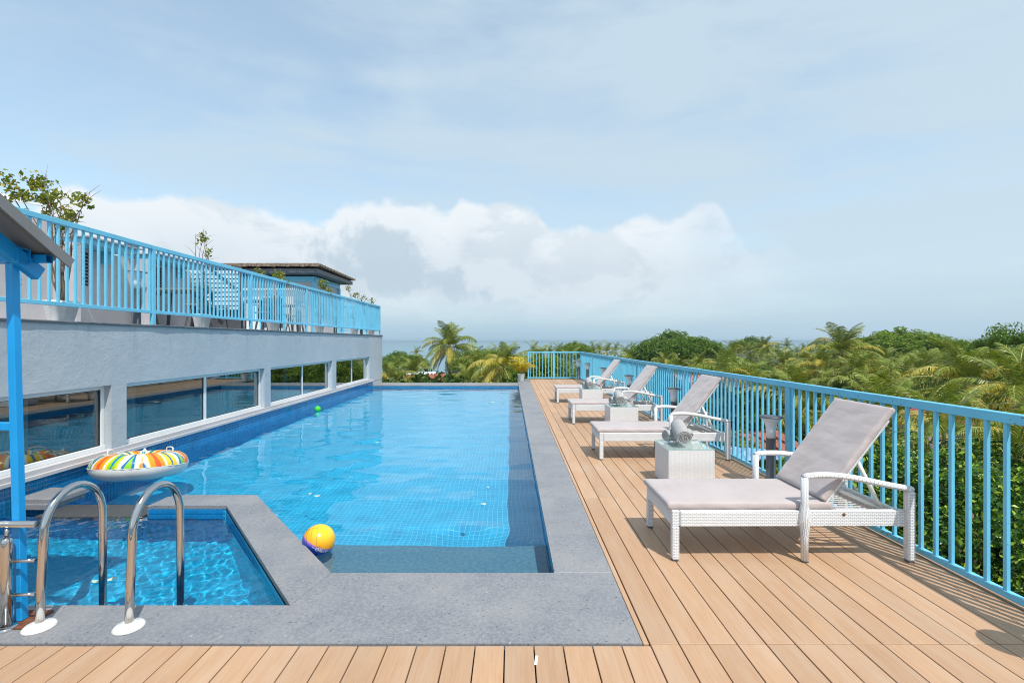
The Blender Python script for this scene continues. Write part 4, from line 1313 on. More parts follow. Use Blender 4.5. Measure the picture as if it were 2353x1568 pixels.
# ================================================================== POTTED PLANTS
def leaf_cloud(centers, radii, nper, size, seed, flat=.35, aspect=.55, shell=.55, tri=False):
    """vertices and quads of many small leaves round clump centres"""
    r = np.random.default_rng(seed)
    C_ = np.repeat(np.array(centers, float), nper, 0); Rr = np.repeat(np.array(radii, float).reshape(len(centers), -1), nper, 0)
    if Rr.shape[1] == 1: Rr = np.repeat(Rr, 3, 1)
    n = len(C_)
    d = r.normal(size=(n, 3)); d /= np.linalg.norm(d, axis=1, keepdims=True)
    rad = r.uniform(shell, 1.0, (n, 1)) ** .8
    p = C_ + d * rad * Rr
    # leaf frame: normal points mostly outward/upward
    nr = d * .7 + r.normal(size=(n, 3)) * .55 + np.array([0, 0, flat]); nr /= np.linalg.norm(nr, axis=1, keepdims=True)
    t = np.cross(nr, r.normal(size=(n, 3))); t /= np.linalg.norm(t, axis=1, keepdims=True)
    w = np.cross(nr, t)
    s = size * r.uniform(.65, 1.3, (n, 1))
    a = p - t * s * .5; c = p + t * s * .5 - nr * s * .10
    l = p + w * s * aspect * .5 + nr * s * .05; q = p - w * s * aspect * .5 + nr * s * .05
    v = np.stack([a, l, c, q], 1).reshape(-1, 3)
    f = np.arange(len(v)).reshape(-1, 4)
    return v, f
def pot(T, rtop, h, flute=.035):
    b = MB(); b.lathe([(rtop * .62, 0), (rtop * .66, .01), (rtop * .92, h * .8), (rtop, h * .84), (rtop * 1.02, h * .98), (rtop * .98, h), (rtop * .90, h), (rtop * .88, h * .93)], n=48, flute=flute, fn=12)
    b.build('pot', M['pot'], T)
    b = MB(); b.lathe([(rtop * .88, h * .90), (rtop * .4, h * .93), (0, h * .94)], n=20); b.build('soil', M['soil'], T)
def potted(x, y, rtop, h, clusters, label, seed, nper=60, size=.055, stems=2):
    T = thing('potted_tree', label, 'potted tree', (x, y, TZ - .012), 0, 'potted trees along the terrace edge')
    pot(T, rtop, h)
    r = random.Random(seed)
    b = MB(); tops = []
    for (cx, cy, cz, cr) in clusters:
        for s_ in range(stems):
            a = r.uniform(0, 6.28); e = Vector((cx + r.uniform(-.6, .6) * cr, cy + r.uniform(-.6, .6) * cr, cz + r.uniform(-.5, .4) * cr))
            p0 = Vector((.03 * math.cos(a), .03 * math.sin(a), h * .9)); pts_ = [p0]
            for k in range(1, 8):
                t = k / 7.; q_ = p0.lerp(e, t); w_ = .05 * math.sin(t * PI)
                pts_.append(q_ + Vector((r.uniform(-1, 1) * w_, r.uniform(-1, 1) * w_, .12 * math.sin(t * PI))))
            b.tube(pts_, list(np.linspace(.011, .0028, 8)), 5)
            for k in range(7):       # bare twigs
                bp = pts_[r.randint(3, 7)]; tp = bp + Vector((r.uniform(-.16, .16), r.uniform(-.16, .16), r.uniform(-.02, .22)))
                b.tube([bp, bp.lerp(tp, .5) + Vector((.01, 0, .01)), tp], [.003, .0022, .0012], 4)
    b.tube([(0, 0, h * .88), (.012, .01, h + .2), (-.02, 0, h + .45), (.015, .01, h + .75)], [.020, .017, .014, .008], 8)
    b.build('stem', M['twig'], T)
    cs = []; rs = []
    rr = np.random.default_rng(seed)
    for (cx, cy, cz, cr) in clusters:
        m_ = max(3, int(cr * 34))
        for k in range(m_):
            d = rr.normal(size=3); d /= np.linalg.norm(d); d *= cr * rr.uniform(.25, .95)
            cs.append((cx + d[0], cy + d[1], cz + d[2] * .8)); rs.append(.055 + rr.uniform(0, .05))
    n_ = len(cs); v, f = leaf_cloud(cs, rs, max(5, nper // 4), size, seed, shell=.3)
    link('foliage', raw_mesh('foliage', v, f, M['leafp']), T)
    return T
potted(-5.58, 5.93, .178, .27, [(-.34, 0, 1.58, .30), (-.10, .05, 1.45, .26), (-.55, -.1, 1.66, .22), (.30, 0, 1.50, .13), (.05, 0, 1.25, .12), (-.2, 0, 1.7, .2)], 'tallest leafy potted tree on the terrace, nearest the pavilion roof', 1, 84, .062)
potted(-5.58, 8.62, .150, .26, [(0.0, 0, 1.66, .13), (-.07, 0, 1.58, .10), (.10, 0, 1.36, .08), (0, 0, .75, .22), (.05, 0, .45, .15)], 'spindly potted tree with bare twigs in front of the slatted screen', 2, 40, .055)
potted(-5.56, 11.16, .150, .26, [(.12, 0, 1.30, .24), (-.30, 0, 1.36, .12), (.28, 0, 1.14, .18), (.1, 0, .7, .2)], 'bushy yellow green potted tree in front of the brown roofed hut', 3, 70, .06)
potted(-5.56, 13.80, .150, .26, [(.12, 0, 1.44, .24), (.2, 0, 1.20, .20), (-.20, 0, 1.22, .10), (0, 0, .6, .2)], 'potted tree with yellowing round crown beside the hut corner post', 4, 70, .065)
potted(-5.50, 16.70, .150, .26, [(.10, 0, 1.42, .22), (-.22, 0, 1.62, .14), (.35, 0, 1.28, .16), (0, 0, .6, .25)], 'sparse potted tree, second from the far end of the terrace', 5, 44, .06)
potted(-5.45, 18.55, .150, .26, [(0, 0, 1.30, .17), (.04, 0, 1.10, .15), (0, 0, .7, .2)], 'small upright potted tree in the far corner of the terrace', 6, 60, .06)

# ================================================================== TERRACE HUTS AND FURNITURE
hut = thing('long_hut', 'long pale grey roof hut with blue eaves and two louvred vents behind the railing', 'hut')
HX = -7.0
b = MB(); b.box(HX - 2.5, HX, 4.0, 10.45, TZ - .01, 3.16, 0); b.build('wall', M['hut'], hut)
for (y0, y1, yl0, yl1) in ((7.40, 8.40, 7.52, 7.90), (8.90, 10.25, 9.12, 9.55)):
    b = MB()
    for (ya, yb, z0, z1) in ((y0, y1, 3.165, 3.25),):
        b.box(HX - .3, HX + .42, ya, yb, z0, z1, .006)
    b.build('eave', M['blue'], hut)
    b = MB(); b.box(HX - .3, HX + .48, y0 - .06, y1 + .06, 3.2505, 3.275, .004); b.build('roof_slab', M['body'], hut)
    b = MB(); b.box(HX + .001, HX + .36, y0 - .10, y0 - .02, TZ - .01, 3.16, 0); b.build('fin_wall', M['hut'], hut)
    b = MB(); b.box(HX + .001, HX + .01, yl0, yl1, 2.56, 3.10); v_ = b.build('vent', M['dark'], hut)
    b = MB()
    for k in range(9):
        z = 2.60 + k * .056
        b.bar((HX + .030, yl0, z), (HX + .030, yl1, z), .045, .008, 0, up=(.55, 0, .8))
    b.build('louvre', M['louvre'], v_)
    b = MB(); b.box(HX + .002, HX + .12, y1 - .25, y1 - .16, 2.96, 3.16, .004); b.build('bracket', M['blue'], hut)
# lamp on the hut
wl = thing('wall_lantern', 'small dark lantern on the long hut wall top', 'lantern', (HX + .1, 8.72, 3.16))
b = MB(); b.lathe([(.03, 0), (.03, .02), (.015, .025), (.015, .10)], n=12); b.build('stem', M['dgrey'], wl)
b = MB(); b.lathe([(.05, .1), (.085, .14), (.085, .26), (.0, .34)], n=14); b.build('lantern_head', M['dgrey'], wl)
# white roof on the left
wr = thing('white_roofed_hut', 'white corrugated roof with a brown thatch hump behind the tallest potted tree', 'hut', (0, 0, 0))
b = MB(); b.box(-13.6, -9.6, 8.2, 10.6, TZ, 4.2); b.build('wall', M['hut'], wr)
b = MB()
for k in range(18):
    x0 = -13.9 + k * .18
    b.bar((x0, 7.9, 4.60), (x0 + .0, 11.0, 5.0), .17, .04)
ro = b.build('roof', M['slat'], wr)
for v in ro.data.vertices: v.co.z -= (v.co.x + 11.6) * .30
b = MB(); b.tube([(-10.8, 8.2, 4.95), (-10.8, 9.6, 5.15)], [.32, .30], 12); b.build('ridge_thatch', M['thatch'], wr)
# slatted screen
sc = thing('slatted_screen', 'white horizontal slats on a blue frame behind the terrace railing', 'screen')
sy = 10.52
b = MB(); b.box(-7.35, -6.05, sy + .10, sy + .12, TZ, 3.16); b.build('backing', M['pavdark'] if 'pavdark' in M else M['dgrey'], sc)
for k in range(9):
    z = 2.34 + k * .098
    b = MB(); b.box(-7.30, -6.02, sy, sy + .02, z, z + .072, .003); b.build('slat', M['slat'], sc)
for xx in (-7.33, -5.98):
    b = MB(); b.box(xx - .03, xx + .03, sy - .02, sy + .04, TZ, 3.24, .003); b.build('post', M['dgrey'], sc)
b = MB(); b.box(-7.36, -5.95, sy - .02, sy + .04, 3.2405, 3.28, .003); b.build('top_beam', M['dgrey'], sc)
b = MB(); b.bar((-7.3, sy - .012, 2.90), (-6.35, sy - .012, 2.25), .012, .06); b.bar((-6.75, sy - .012, 3.34), (-6.05, sy - .012, 2.80), .012, .05); b.build('brace', M['dgrey'], sc)
# brown roofed hut
bh = thing('brown_roofed_hut', 'grey hut with blue beams under a flat weathered brown roof on the terrace', 'hut')
bx0, bx1, by0, by1 = -9.2, -6.60, 15.96, 18.15
b = MB(); b.box(bx0, bx1, by0, by1, TZ - .01, 3.78); b.build('wall', M['hut'], bh)
b = MB()
b.box(bx0, bx1 + .03, by0 - .05, by0 - .001, 3.62, 3.80, .004); b.box(bx1 + .001, bx1 + .05, by0, by1 + .1, 3.62, 3.80, .004)
b.build('beam', M['blue'], bh)
for (xx, yy) in ((bx1 + .03, by0 - .03), (bx1 + .03, by1)):
    b = MB(); b.box(xx - .06, xx + .06, yy - .05, yy + .05, TZ, 3.615, .004); b.build('post', M['blue'], bh)
b = MB(); b.bar((bx0 - .6, 15.4, 4.00), (bx0 - .6, 18.9, 3.86), .01, .01)
b = MB()
v0 = [(-9.8, 15.25), (-6.12, 15.25), (-6.12, 18.75), (-9.8, 18.75)]
zr = lambda x, y: 4.12 - .015 * (y - 15.25)
n = 26
for i in range(n):
    y0 = 15.25 + 3.5 * i / n; y1 = y0 + 3.5 / n - .012
    zz = zr(0, y0) + (.012 if i % 2 else 0)
    b.box(-9.8, -6.12, y0, y1, zz - .075, zz - .004, .006)
for i in range(24):
    x0 = -9.8 + 3.68 * i / 24; 
    b.box(x0, x0 + .135, 15.22 - .02 * (i % 2), 15.248, 4.03 - .008 * (i % 3), 4.125, .004)
b.build('roof', M['thatch'], bh)
b = MB(); b.box(-9.7, -6.22, 15.30, 18.70, 3.84, 3.965); b.build('soffit', M['dgrey'], bh)
dr = MB(); dr.box(-8.25, -7.60, by0 - .012, by0 - .001, TZ, 2.98); d_ = dr.build('door', M['pavblue'], bh)
b = MB(); b.box(-8.15, -7.70, by0 - .020, by0 - .0125, 2.1, 2.88); b.build('dark_pane', M['dark'], d_)
wsh = thing('service_cabin', 'low white cabin with a dark blue opening in front of the brown roofed hut', 'cabin')
b = MB(); b.box(-7.9, -6.35, 13.9, 15.1, TZ - .01, 3.12); b.build('wall', M['whitewall'], wsh)
b = MB(); b.box(-8.0, -6.25, 13.8, 15.2, 3.1205, 3.17, .005); b.build('roof', M['slat'], wsh)
b = MB(); b.box(-7.25, -6.62, 13.885, 13.899, 2.05, 2.90); b.build('opening', M['dgrey'], wsh)
for xx in (-7.27, -6.60):
    b = MB(); b.box(xx - .03, xx + .03, 13.86, 13.8845, TZ, 2.95); b.build('frame', M['blue'], wsh)
# dining tables and stools
def make_dining():
    T = thing('dining_table', 'x', 'table', group='wooden tables on the terrace')
    for k in range(6):
        b = MB(); b.box(-.55, .55, -.39 + k * .13, -.39 + k * .13 + .124, .72, .75, .004); b.build('plank', M['wood'], T)
    for sx in (-1, 1):
        for sy_ in (-1, 1):
            b = MB(); b.bar((sx * .50, sy_ * .33, 0), (sx * .40, sy_ * .28, .72), .045, .045, .004); b.build('leg', M['dgrey'], T)
    return T
def make_stool():
    T = thing('stool', 'x', 'stool', group='wooden stools round the terrace tables')
    b = MB(); b.box(-.19, .19, -.17, .17, .43, .46, .008); b.build('seat', M['wood'], T)
    for sx in (-1, 1):
        for sy_ in (-1, 1):
            b = MB(); b.bar((sx * .18, sy_ * .16, 0), (sx * .11, sy_ * .10, .43), .025, .025); b.build('leg', M['dgrey'], T)
    return T
dt = make_dining(); st = make_stool()
for i, (x, y, lab) in enumerate(((-6.35, 9.2, 'weathered wooden table on the terrace before the slatted screen'), (-6.35, 11.6, 'weathered wooden table right of the slatted screen'), (-6.30, 13.0, 'weathered wooden table beside the white cabin'))):
    o = dt if i == 0 else copy_tree(dt); o.location = (x, y, TZ - .012); o['label'] = lab
k = 0
for (x, y) in ((-5.85, 8.95), (-5.85, 9.55), (-5.80, 11.3), (-5.80, 11.95), (-5.8, 12.8), (-6.9, 9.0), (-6.9, 11.9)):
    o = st if k == 0 else copy_tree(st); k += 1
    o.location = (x, y, TZ - .012); o.rotation_euler = (0, 0, .3 * k)
    o['label'] = ['wooden stool with dark legs before the slatted screen, left one', 'wooden stool with dark legs before the slatted screen, right one', 'wooden stool by the middle terrace table, left one', 'wooden stool by the middle terrace table, right one', 'wooden stool at the table beside the white cabin', 'wooden stool on the far side of the first terrace table', 'wooden stool on the far side of the middle terrace table'][k - 1]

# yellow areca in a white pot at the pool corner
ar = thing('potted_palm', 'yellow areca palm in a white pot at the far pool corner', 'potted palm', (.375, 19.75, ZC))
b = MB(); b.lathe([(.105, 0), (.11, .01), (.150, .26), (.155, .27), (.155, .30), (.140, .30), (.137, .27)], n=8); b.build('pot', M['pot'], ar)
b = MB(); b.lathe([(.137, .265), (0, .275)], n=16); b.build('soil', M['soil'], ar)

# ================================================================== PALMS
def frond_mesh(name, L, lift, droop, mat, seed, nl=44, ll=.95, lw=.070, side=0., hang=.5, half=False):
    """coconut frond: x outward, z up; rachis bends from 'lift' down by 'droop'"""
    r = np.random.default_rng(seed)
    N = 15; pts_ = [np.zeros(3)]; ang = lift; tg = []
    for i in range(N):
        d = np.array([math.cos(ang), side * .25 * (i / N), math.sin(ang)]); d /= np.linalg.norm(d); tg.append(d)
        pts_.append(pts_[-1] + d * L / N); ang -= droop / N * (0.5 + 1.0 * i / N) * 1.0
    pts_ = np.array(pts_)
    V = []; F = []
    def addq(a, b_, c, d_): 
        i = len(V); V.extend([a, b_, c, d_]); F.append((i, i + 1, i + 2, i + 3))
    # rachis as a flat, slightly raised strip pair
    for i in range(N):
        w0 = .045 * (1 - i / N) + .008; w1 = .045 * (1 - (i + 1) / N) + .008
        y = np.array([0, 1, 0]); up = np.array([0, 0, .02])
        addq(pts_[i] - y * w0, pts_[i] + up, pts_[i + 1] + up, pts_[i + 1] - y * w1)
        addq(pts_[i] + up, pts_[i] + y * w0, pts_[i + 1] + y * w1, pts_[i + 1] + up)
    for s_ in (-1, 1):
        for k in range(nl):
            t = .13 + .87 * (k + r.uniform(-.3, .3)) / nl; t = min(max(t, .1), .995)
            x = t * N; i = min(int(x), N - 1); fr = x - i
            p = pts_[i] * (1 - fr) + pts_[i + 1] * fr; tg_ = tg[min(i, N - 1)]
            l_ = ll * (math.sin(PI * min(1, (t * .86 + .14))) ** .6) * r.uniform(.82, 1.08) + .08
            fwd = .45 + .55 * t
            nrm = np.array([-tg_[2], 0, tg_[0]])
            d1 = np.array([0, s_ * 1.0, 0]) + tg_ * fwd + nrm * (.22 - .2 * hang) ; d1 += r.normal(size=3) * .07; d1 /= np.linalg.norm(d1)
            d2 = d1 * .8 + np.array([0, 0, -1]) * (hang * r.uniform(.7, 1.4)); d2 /= np.linalg.norm(d2)
            d3 = d2 * .7 + np.array([0, 0, -1]) * (hang * 1.1); d3 /= np.linalg.norm(d3)
            a = p; b_ = a + d1 * l_ * .38; c = b_ + d2 * l_ * .36; e = c + d3 * l_ * .30
            wv = tg_ * lw * .5
            addq(a - wv * .6, a + wv * .6, b_ + wv, b_ - wv)
            addq(b_ - wv, b_ + wv, c + wv * .75, c - wv * .75)
            addq(c - wv * .75, c + wv * .75, e + wv * .08, e - wv * .08)
    me = raw_mesh(name, np.array(V), np.array(F), mat); me.materials.append(M['rachis'])
    me.polygons.foreach_set('material_index', [1] * (2 * N) + [0] * (len(F) - 2 * N)); return me
FR = {}
for nm, lift, droop, mt, hang in (('up', 1.48, 1.35, 'frond', .30), ('mid', .95, 1.9, 'frond', .55), ('midy', .80, 1.9, 'frondy', .60), ('low', .25, 1.65, 'frond', .9), ('lowy', -.05, 1.4, 'frondy', 1.0), ('hang', -.40, 1.1, 'frond', 1.1), ('hangy', -.55, .95, 'frondy', 1.1), ('dry', -.95, .6, 'frondd', 1.2)):
    FR[nm] = [frond_mesh('frond', 4.2, lift, droop, M[mt], 20 + k * 7 + len(nm), side=sd, hang=hang) for k, sd in enumerate((-.6, .5, 0))]
FRS = {}
for nm, lift, droop, mt, hang in (('up', 1.48, 1.3, 'frond', .35), ('mid', .9, 1.9, 'frond', .6), ('midy', .75, 1.8, 'frondy', .6), ('low', .0, 1.5, 'frondy', 1.0), ('hang', -.5, 1.0, 'frondy', 1.1)):
    FRS[nm] = [frond_mesh('frond', 4.2, lift, droop, M[mt], 60 + len(nm), nl=20, ll=.95, lw=.095, side=.4, hang=hang)]
trunk_cache = {}
def trunk_mesh(h, seed, r0=.17, r1=.12):
    r = random.Random(seed); b = MB(); n = 12; lean = (r.uniform(-.06, .06), r.uniform(-.05, .05)); pts_ = []; rr = []
    for i in range(n + 1):
        t = i / n; z = -h + h * t
        pts_.append((lean[0] * h * (1 - t) ** 1.6, lean[1] * h * (1 - t) ** 1.6, z)); rr.append(r0 + (r1 - r0) * t + (.07 * (1 - t) ** 6))
    b.tube(pts_, rr, 9, cap=False); return b.mesh('trunk', M['bark'])
trunks = [trunk_mesh(16, s_) for s_ in range(4)]
b = MB()
for k in range(9):
    a = k * 2.4; b.lathe([(.0, -.13), (.09, -.09), (.115, 0), (.09, .09), (0, .13)], .22 * math.cos(a), .22 * math.sin(a), 8, Matrix.Translation((0, 0, -.25 - .07 * (k % 3))))
nuts = b.mesh('coconuts', simple('coconut', (.20, .19, .05), .5, var=.2))
PG = 'coconut palms beyond the pool and deck'
def palm(p, size, label, seed, nf=22, wind=0., dry=2, yellow=.35):
    nf = int(nf * 1.35)
    r = random.Random(seed)
    T = thing('palm_tree', label, 'palm tree', (p.x, p.y, p.z - 16), r.uniform(0, 6.28), PG)
    s = size
    t = link('trunk', trunks[seed % 4], T, (0, 0, 16))
    for k in range(nf):
        t_ = k / (nf - 1.)
        a = k * 2.399963 + r.uniform(-.25, .25)
        kind = 'up' if t_ < .24 else ('mid' if t_ < .50 else ('low' if t_ < .78 else 'hang'))
        if kind != 'up' and r.random() < yellow: kind += 'y' if kind == 'mid' else 'y'
        me = r.choice(FR[kind])
        o = link('frond', me, T, (.10 * math.cos(a), .10 * math.sin(a), 16 + .06 * (1 - t_)), (r.uniform(-.2, .2), r.uniform(-.22, .18), a), s * r.uniform(.85, 1.1) * (.85 if kind == 'up' else 1))
    for k in range(dry):
        a = r.uniform(0, 6.28)
        link('frond', r.choice(FR['dry']), T, (.1 * math.cos(a), .1 * math.sin(a), 15.9), (0, r.uniform(-.1, .2), a), s * .8)
    link('coconuts', nuts, T, (0, 0, 16), (0, 0, r.uniform(0, 6)), s)
    return T
# far palms: whole crown as one shared mesh
def crown_mesh(seed, n=22):
    r = random.Random(seed); vs = []; fs = []; off = 0; mats = []
    ms = [M['frond'], M['frondy']]
    for k in range(n):
        t_ = k / (n - 1.); kind = 'up' if t_ < .2 else ('mid' if t_ < .48 else ('midy' if t_ < .6 else ('low' if t_ < .8 else 'hang')))
        src = FRS[kind][0]; nv = len(src.vertices); co = np.empty(nv * 3, np.float32); src.vertices.foreach_get('co', co); co = co.reshape(-1, 3)
        Mx = np.array(Euler((r.uniform(-.3, .3), r.uniform(-.25, .2), k * 2.4 + r.uniform(-.3, .3))).to_matrix())
        co = (co * r.uniform(.8, 1.1)) @ Mx.T; vs.append(co)
        nf_ = len(src.polygons); fs.append(np.arange(nf_ * 4).reshape(-1, 4) + off); off += nv
        mats += [1 if kind in ('midy', 'low') and r.random() < .6 else 0] * nf_
    me = raw_mesh('crown', np.concatenate(vs), np.concatenate(fs), ms[0]); me.materials.append(ms[1])
    me.polygons.foreach_set('material_index', mats); return me
crowns = [crown_mesh(s_) for s_ in range(5)]
def far_palm(p, size, label, seed):
    r = random.Random(seed)
    T = thing('palm_tree', label, 'palm tree', (p.x, p.y, p.z - 16), r.uniform(0, 6.28), PG)
    link('trunk', trunks[seed % 4], T, (0, 0, 16))
    link('crown', crowns[seed % 5], T, (0, 0, 16), (r.uniform(-.1, .1), r.uniform(-.1, .1), 0), size * r.uniform(.9, 1.1))
NEAR = [
    (1033, 798, 44, 1.22, 26, 'tallest coconut palm rising above the sea horizon beyond the pool'),
    (948, 862, 36, .80, 20, 'coconut palm just left of the tallest one above the pool edge'),
    (904, 878, 31, .75, 18, 'low coconut palm nearest the terrace building corner'),
    (1078, 878, 30, .62, 18, 'low coconut palm right under the tallest one'),
    (1158, 846, 27, .88, 22, 'windswept coconut palm beside the yellow potted palm'),
    (1112, 868, 33, .70, 18, 'coconut palm between the tallest and the windswept ones'),
    (1238, 842, 38, .85, 18, 'coconut palm seen through the left half of the far railing'),
    (1304, 850, 33, .80, 18, 'coconut palm seen through the right half of the far railing'),
    (1568, 828, 62, .95, 18, 'yellowish coconut palm in front of the big round tree'),
    (1528, 838, 52, .80, 16, 'coconut palm at the left foot of the big round tree'),
    (1640, 822, 66, .90, 18, 'coconut palm at the right edge of the big round tree'),
    (1604, 842, 48, .80, 18, 'coconut palm above the railing before the two round trees'),
    (1757, 797, 78, 1.0, 20, 'dark coconut palm with brown skirt under the second round tree'),
    (1800, 838, 46, .90, 20, 'coconut palm above the railing left of the tall pointed palm'),
    (1850, 826, 56, .90, 18, 'coconut palm directly left of the tall pointed palm'),
    (1934, 812, 34, 1.12, 26, 'tall pointed coconut palm, the highest crown on the right'),
    (1884, 850, 31, .85, 20, 'pale yellow coconut palm below and left of the tall pointed one'),
    (1966, 872, 26, .80, 20, 'upright young coconut palm above the front lounger backrest'),
    (2030, 838, 42, .90, 20, 'coconut palm with reddish stalks before the wide green dome'),
    (2062, 876, 29, .82, 20, 'coconut palm above the near railing, left of the centre of the right third'),
    (2118, 862, 32, .92, 22, 'coconut palm above the near railing with a dense upright tuft'),
    (2170, 838, 44, .85, 18, 'coconut palm under the right slope of the wide green dome'),
    (2222, 884, 21, .82, 24, 'large coconut palm above the near railing with long yellow arching fronds'),
    (2262, 842, 40, .85, 18, 'coconut palm left of the dark glossy tree at the right edge'),
    (2352, 928, 13, .62, 20, 'coconut palm cut by the right edge of the picture'),
    (1718, 880, 30, .80, 18, 'coconut palm behind the railing near the red roofs'),
    (1838, 945, 21, .78, 18, 'coconut palm behind the balusters left of the front lounger backrest'),
    (2035, 985, 16, .72, 20, 'coconut palm with hanging brown fronds behind the front lounger backrest'),
    (2170, 1010, 11, .50, 16, 'small coconut palm sprouting from the glossy leaves behind the near railing'),
    (2330, 1060, 8, .45, 16, 'small coconut palm behind the balusters at the right edge'),
]
for i, (px, row, Y, s_, nf, lab) in enumerate(NEAR):
    if Y > 22: Y *= 1.38; s_ *= .84
    else: s_ *= .8
    palm(at(px, row, Y), s_, lab, 100 + i, nf, dry=3 if i in (0, 27, 16) else 1, yellow=.45 if 'yellow' in lab else .32)
rr = random.Random(12)
i = 0
ORD = ['leftmost', 'second', 'third', 'fourth', 'fifth', 'sixth', 'seventh', 'eighth', 'ninth', 'tenth', 'eleventh', 'twelfth', 'thirteenth', 'rightmost']
def zone(n, px0, px1, r0, r1, Y0, Y1, lab, s0=.75, s1=1.0):
    global i
    for k in range(n):
        px = px0 + (px1 - px0) * (k + rr.uniform(.1, .9)) / n; Y = rr.uniform(Y0, Y1) * (1.5 if Y0 > 45 else 1.3)
        far_palm(at(px, rr.uniform(r0, r1), Y), rr.uniform(s0, s1) * .72, lab if n == 1 else (lab + ', ' + ('rightmost' if k == n - 1 else (ORD[k] if k == 0 else ORD[k] + ' from left'))), 500 + i); i += 1
zone(4, 885, 985, 836, 850, 55, 85, 'small palm between the terrace building and the tallest palm', .8, .9)
zone(1, 955, 966, 812, 814, 100, 102, 'tiny dark palm standing out against the sea left of the tallest palm')
zone(6, 1075, 1165, 818, 842, 60, 95, 'small distant palm right of the tallest palm')
zone(5, 1215, 1345, 804, 818, 60, 80, 'distant palm top showing above the short far railing')
zone(6, 1355, 1465, 802, 818, 62, 85, 'distant palm against the sea left of the big round tree')
zone(7, 1470, 1680, 822, 845, 58, 80, 'distant palm in the belt under the big round tree', .8, 1)
zone(12, 1640, 1900, 796, 812, 70, 100, 'hazy skyline palm right of the big round tree')
zone(12, 1650, 1960, 822, 850, 50, 75, 'mid distance palm before the second round tree')
zone(9, 1960, 2200, 826, 850, 50, 70, 'mid distance palm under the wide green dome')
zone(12, 2170, 2360, 798, 816, 70, 100, 'hazy skyline palm at the far right')
zone(8, 2190, 2380, 838, 868, 36, 55, 'palm behind the large yellow fronded palm')
zone(14, 1900, 2370, 842, 880, 34, 46, 'bright palm in the wide grove above the railing', .8, 1)
zone(5, 1062, 1150, 836, 852, 38, 50, 'yellow green palm filling in right of the tallest palm', .8, 1)
zone(8, 1480, 1700, 836, 852, 46, 60, 'small palm low before the big round tree', .7, .85)
zone(8, 1640, 1990, 862, 905, 26, 38, 'palm just above the deck railing left of the lounger backrest')
zone(6, 2010, 2340, 890, 930, 20, 30, 'palm just above the near deck railing')
zone(5, 1400, 1600, 850, 890, 34, 48, 'palm glimpsed between the far balusters')

for k_, (x_, y_) in enumerate(((26, 18), (34, 30), (48, 33), (60, 45), (75, 60), (42, 22), (90, 66))):
    palm(Vector((x_, y_, -1.5 - .3 * (k_ % 3))), .8, 'coconut palm far out to the right of the deck, ' + ['nearest one', 'second one', 'third one', 'fourth one', 'fifth one', 'one beside the glossy trees', 'farthest one'][k_], 900 + k_, 18)
# areca fronds
ARF = [frond_mesh('frond', .62, lift, 1.0, M['areca'], 80 + k, nl=16, ll=.22, lw=.022, hang=.2) for k, lift in enumerate((1.35, 1.1, .8))]
rr2 = random.Random(8)
for k in range(15):
    a = k * 2.4; link('frond', ARF[k % 3], ar, (.03 * math.cos(a), .03 * math.sin(a), .30), (0, rr2.uniform(-.15, .1), a), rr2.uniform(.9, 1.35))
b = MB()
for k in range(7):
    a = k * .9; b.tube([(.03 * math.cos(a), .03 * math.sin(a), .27), (.04 * math.cos(a), .04 * math.sin(a), .50)], .007, 6)
b.build('stem', M['leafp'], ar)

# ================================================================== BROADLEAF TREES
def crown_leaves(seed, n_clump, nper, rx, rz_, clump, size, flat=.35):
    r = np.random.default_rng(seed)
    d = r.normal(size=(n_clump, 3)); d /= np.linalg.norm(d, axis=1, keepdims=True)
    d[:, 2] = np.abs(d[:, 2]) * 1.0 - .25 * (r.random(n_clump) < .35)
    rad = r.uniform(.55, 1.0, (n_clump, 1)) ** .6
    lump = 1 + .16 * np.sin(d[:, :1] * 5 + seed) * np.cos(d[:, 1:2] * 4)
    c = d * rad * lump * np.array([rx, rx, rz_])
    cl = clump * r.uniform(.6, 1.25, n_clump)
    R3 = np.stack([cl, cl, cl * .62], -1)
    return leaf_cloud(c, R3, nper, size, seed, flat)
def limb_mesh(seed, rx, rz_, h):
    r = random.Random(seed); b = MB()
    b.tube([(0, 0, -h), (.1, 0, -h * .6), (0, .1, -h * .25), (0, 0, 0)], [.38, .30, .25, .18], 9)
    for k in range(9):
        a = k * 2.4; e = r.uniform(.3, .9); q_ = Vector((math.cos(a) * rx * .75, math.sin(a) * rx * .75, rz_ * e))
        s0 = Vector((0, 0, -h * .22 + k * h * .02))
        b.tube([s0, s0.lerp(q_, .4) + Vector((0, 0, -.2)), q_], [.14, .09, .03], 6)
    return b.mesh('trunk', M['bark'])
TREEM = {}
def tree_kind(key, seed, n_clump, nper, rx, rz_, clump, size, mat, h):
    v, f = crown_leaves(seed, n_clump, nper, rx, rz_, clump, size)
    TREEM[key] = (raw_mesh('crown', v, f, M[mat]), limb_mesh(seed, rx, rz_, h), h)
tree_kind('dome', 1, 420, 70, 7.0, 4.2, 1.05, .36, 'leafb', 10)
tree_kind('dome2', 2, 380, 70, 7.0, 4.0, 1.1, .36, 'leafa', 10)
tree_kind('mid', 3, 300, 90, 4.0, 3.0, .70, .20, 'leafa', 9)
tree_kind('midb', 4, 300, 90, 4.0, 2.8, .70, .20, 'leafb', 9)
tree_kind('gloss', 5, 440, 150, 2.6, 2.4, .40, .078, 'leafc', 8)
tree_kind('gloss2', 6, 440, 150, 2.6, 2.4, .40, .078, 'leafc', 8)
tree_kind('shrub', 7, 330, 100, 2.6, 2.0, .45, .11, 'leafb', 6)
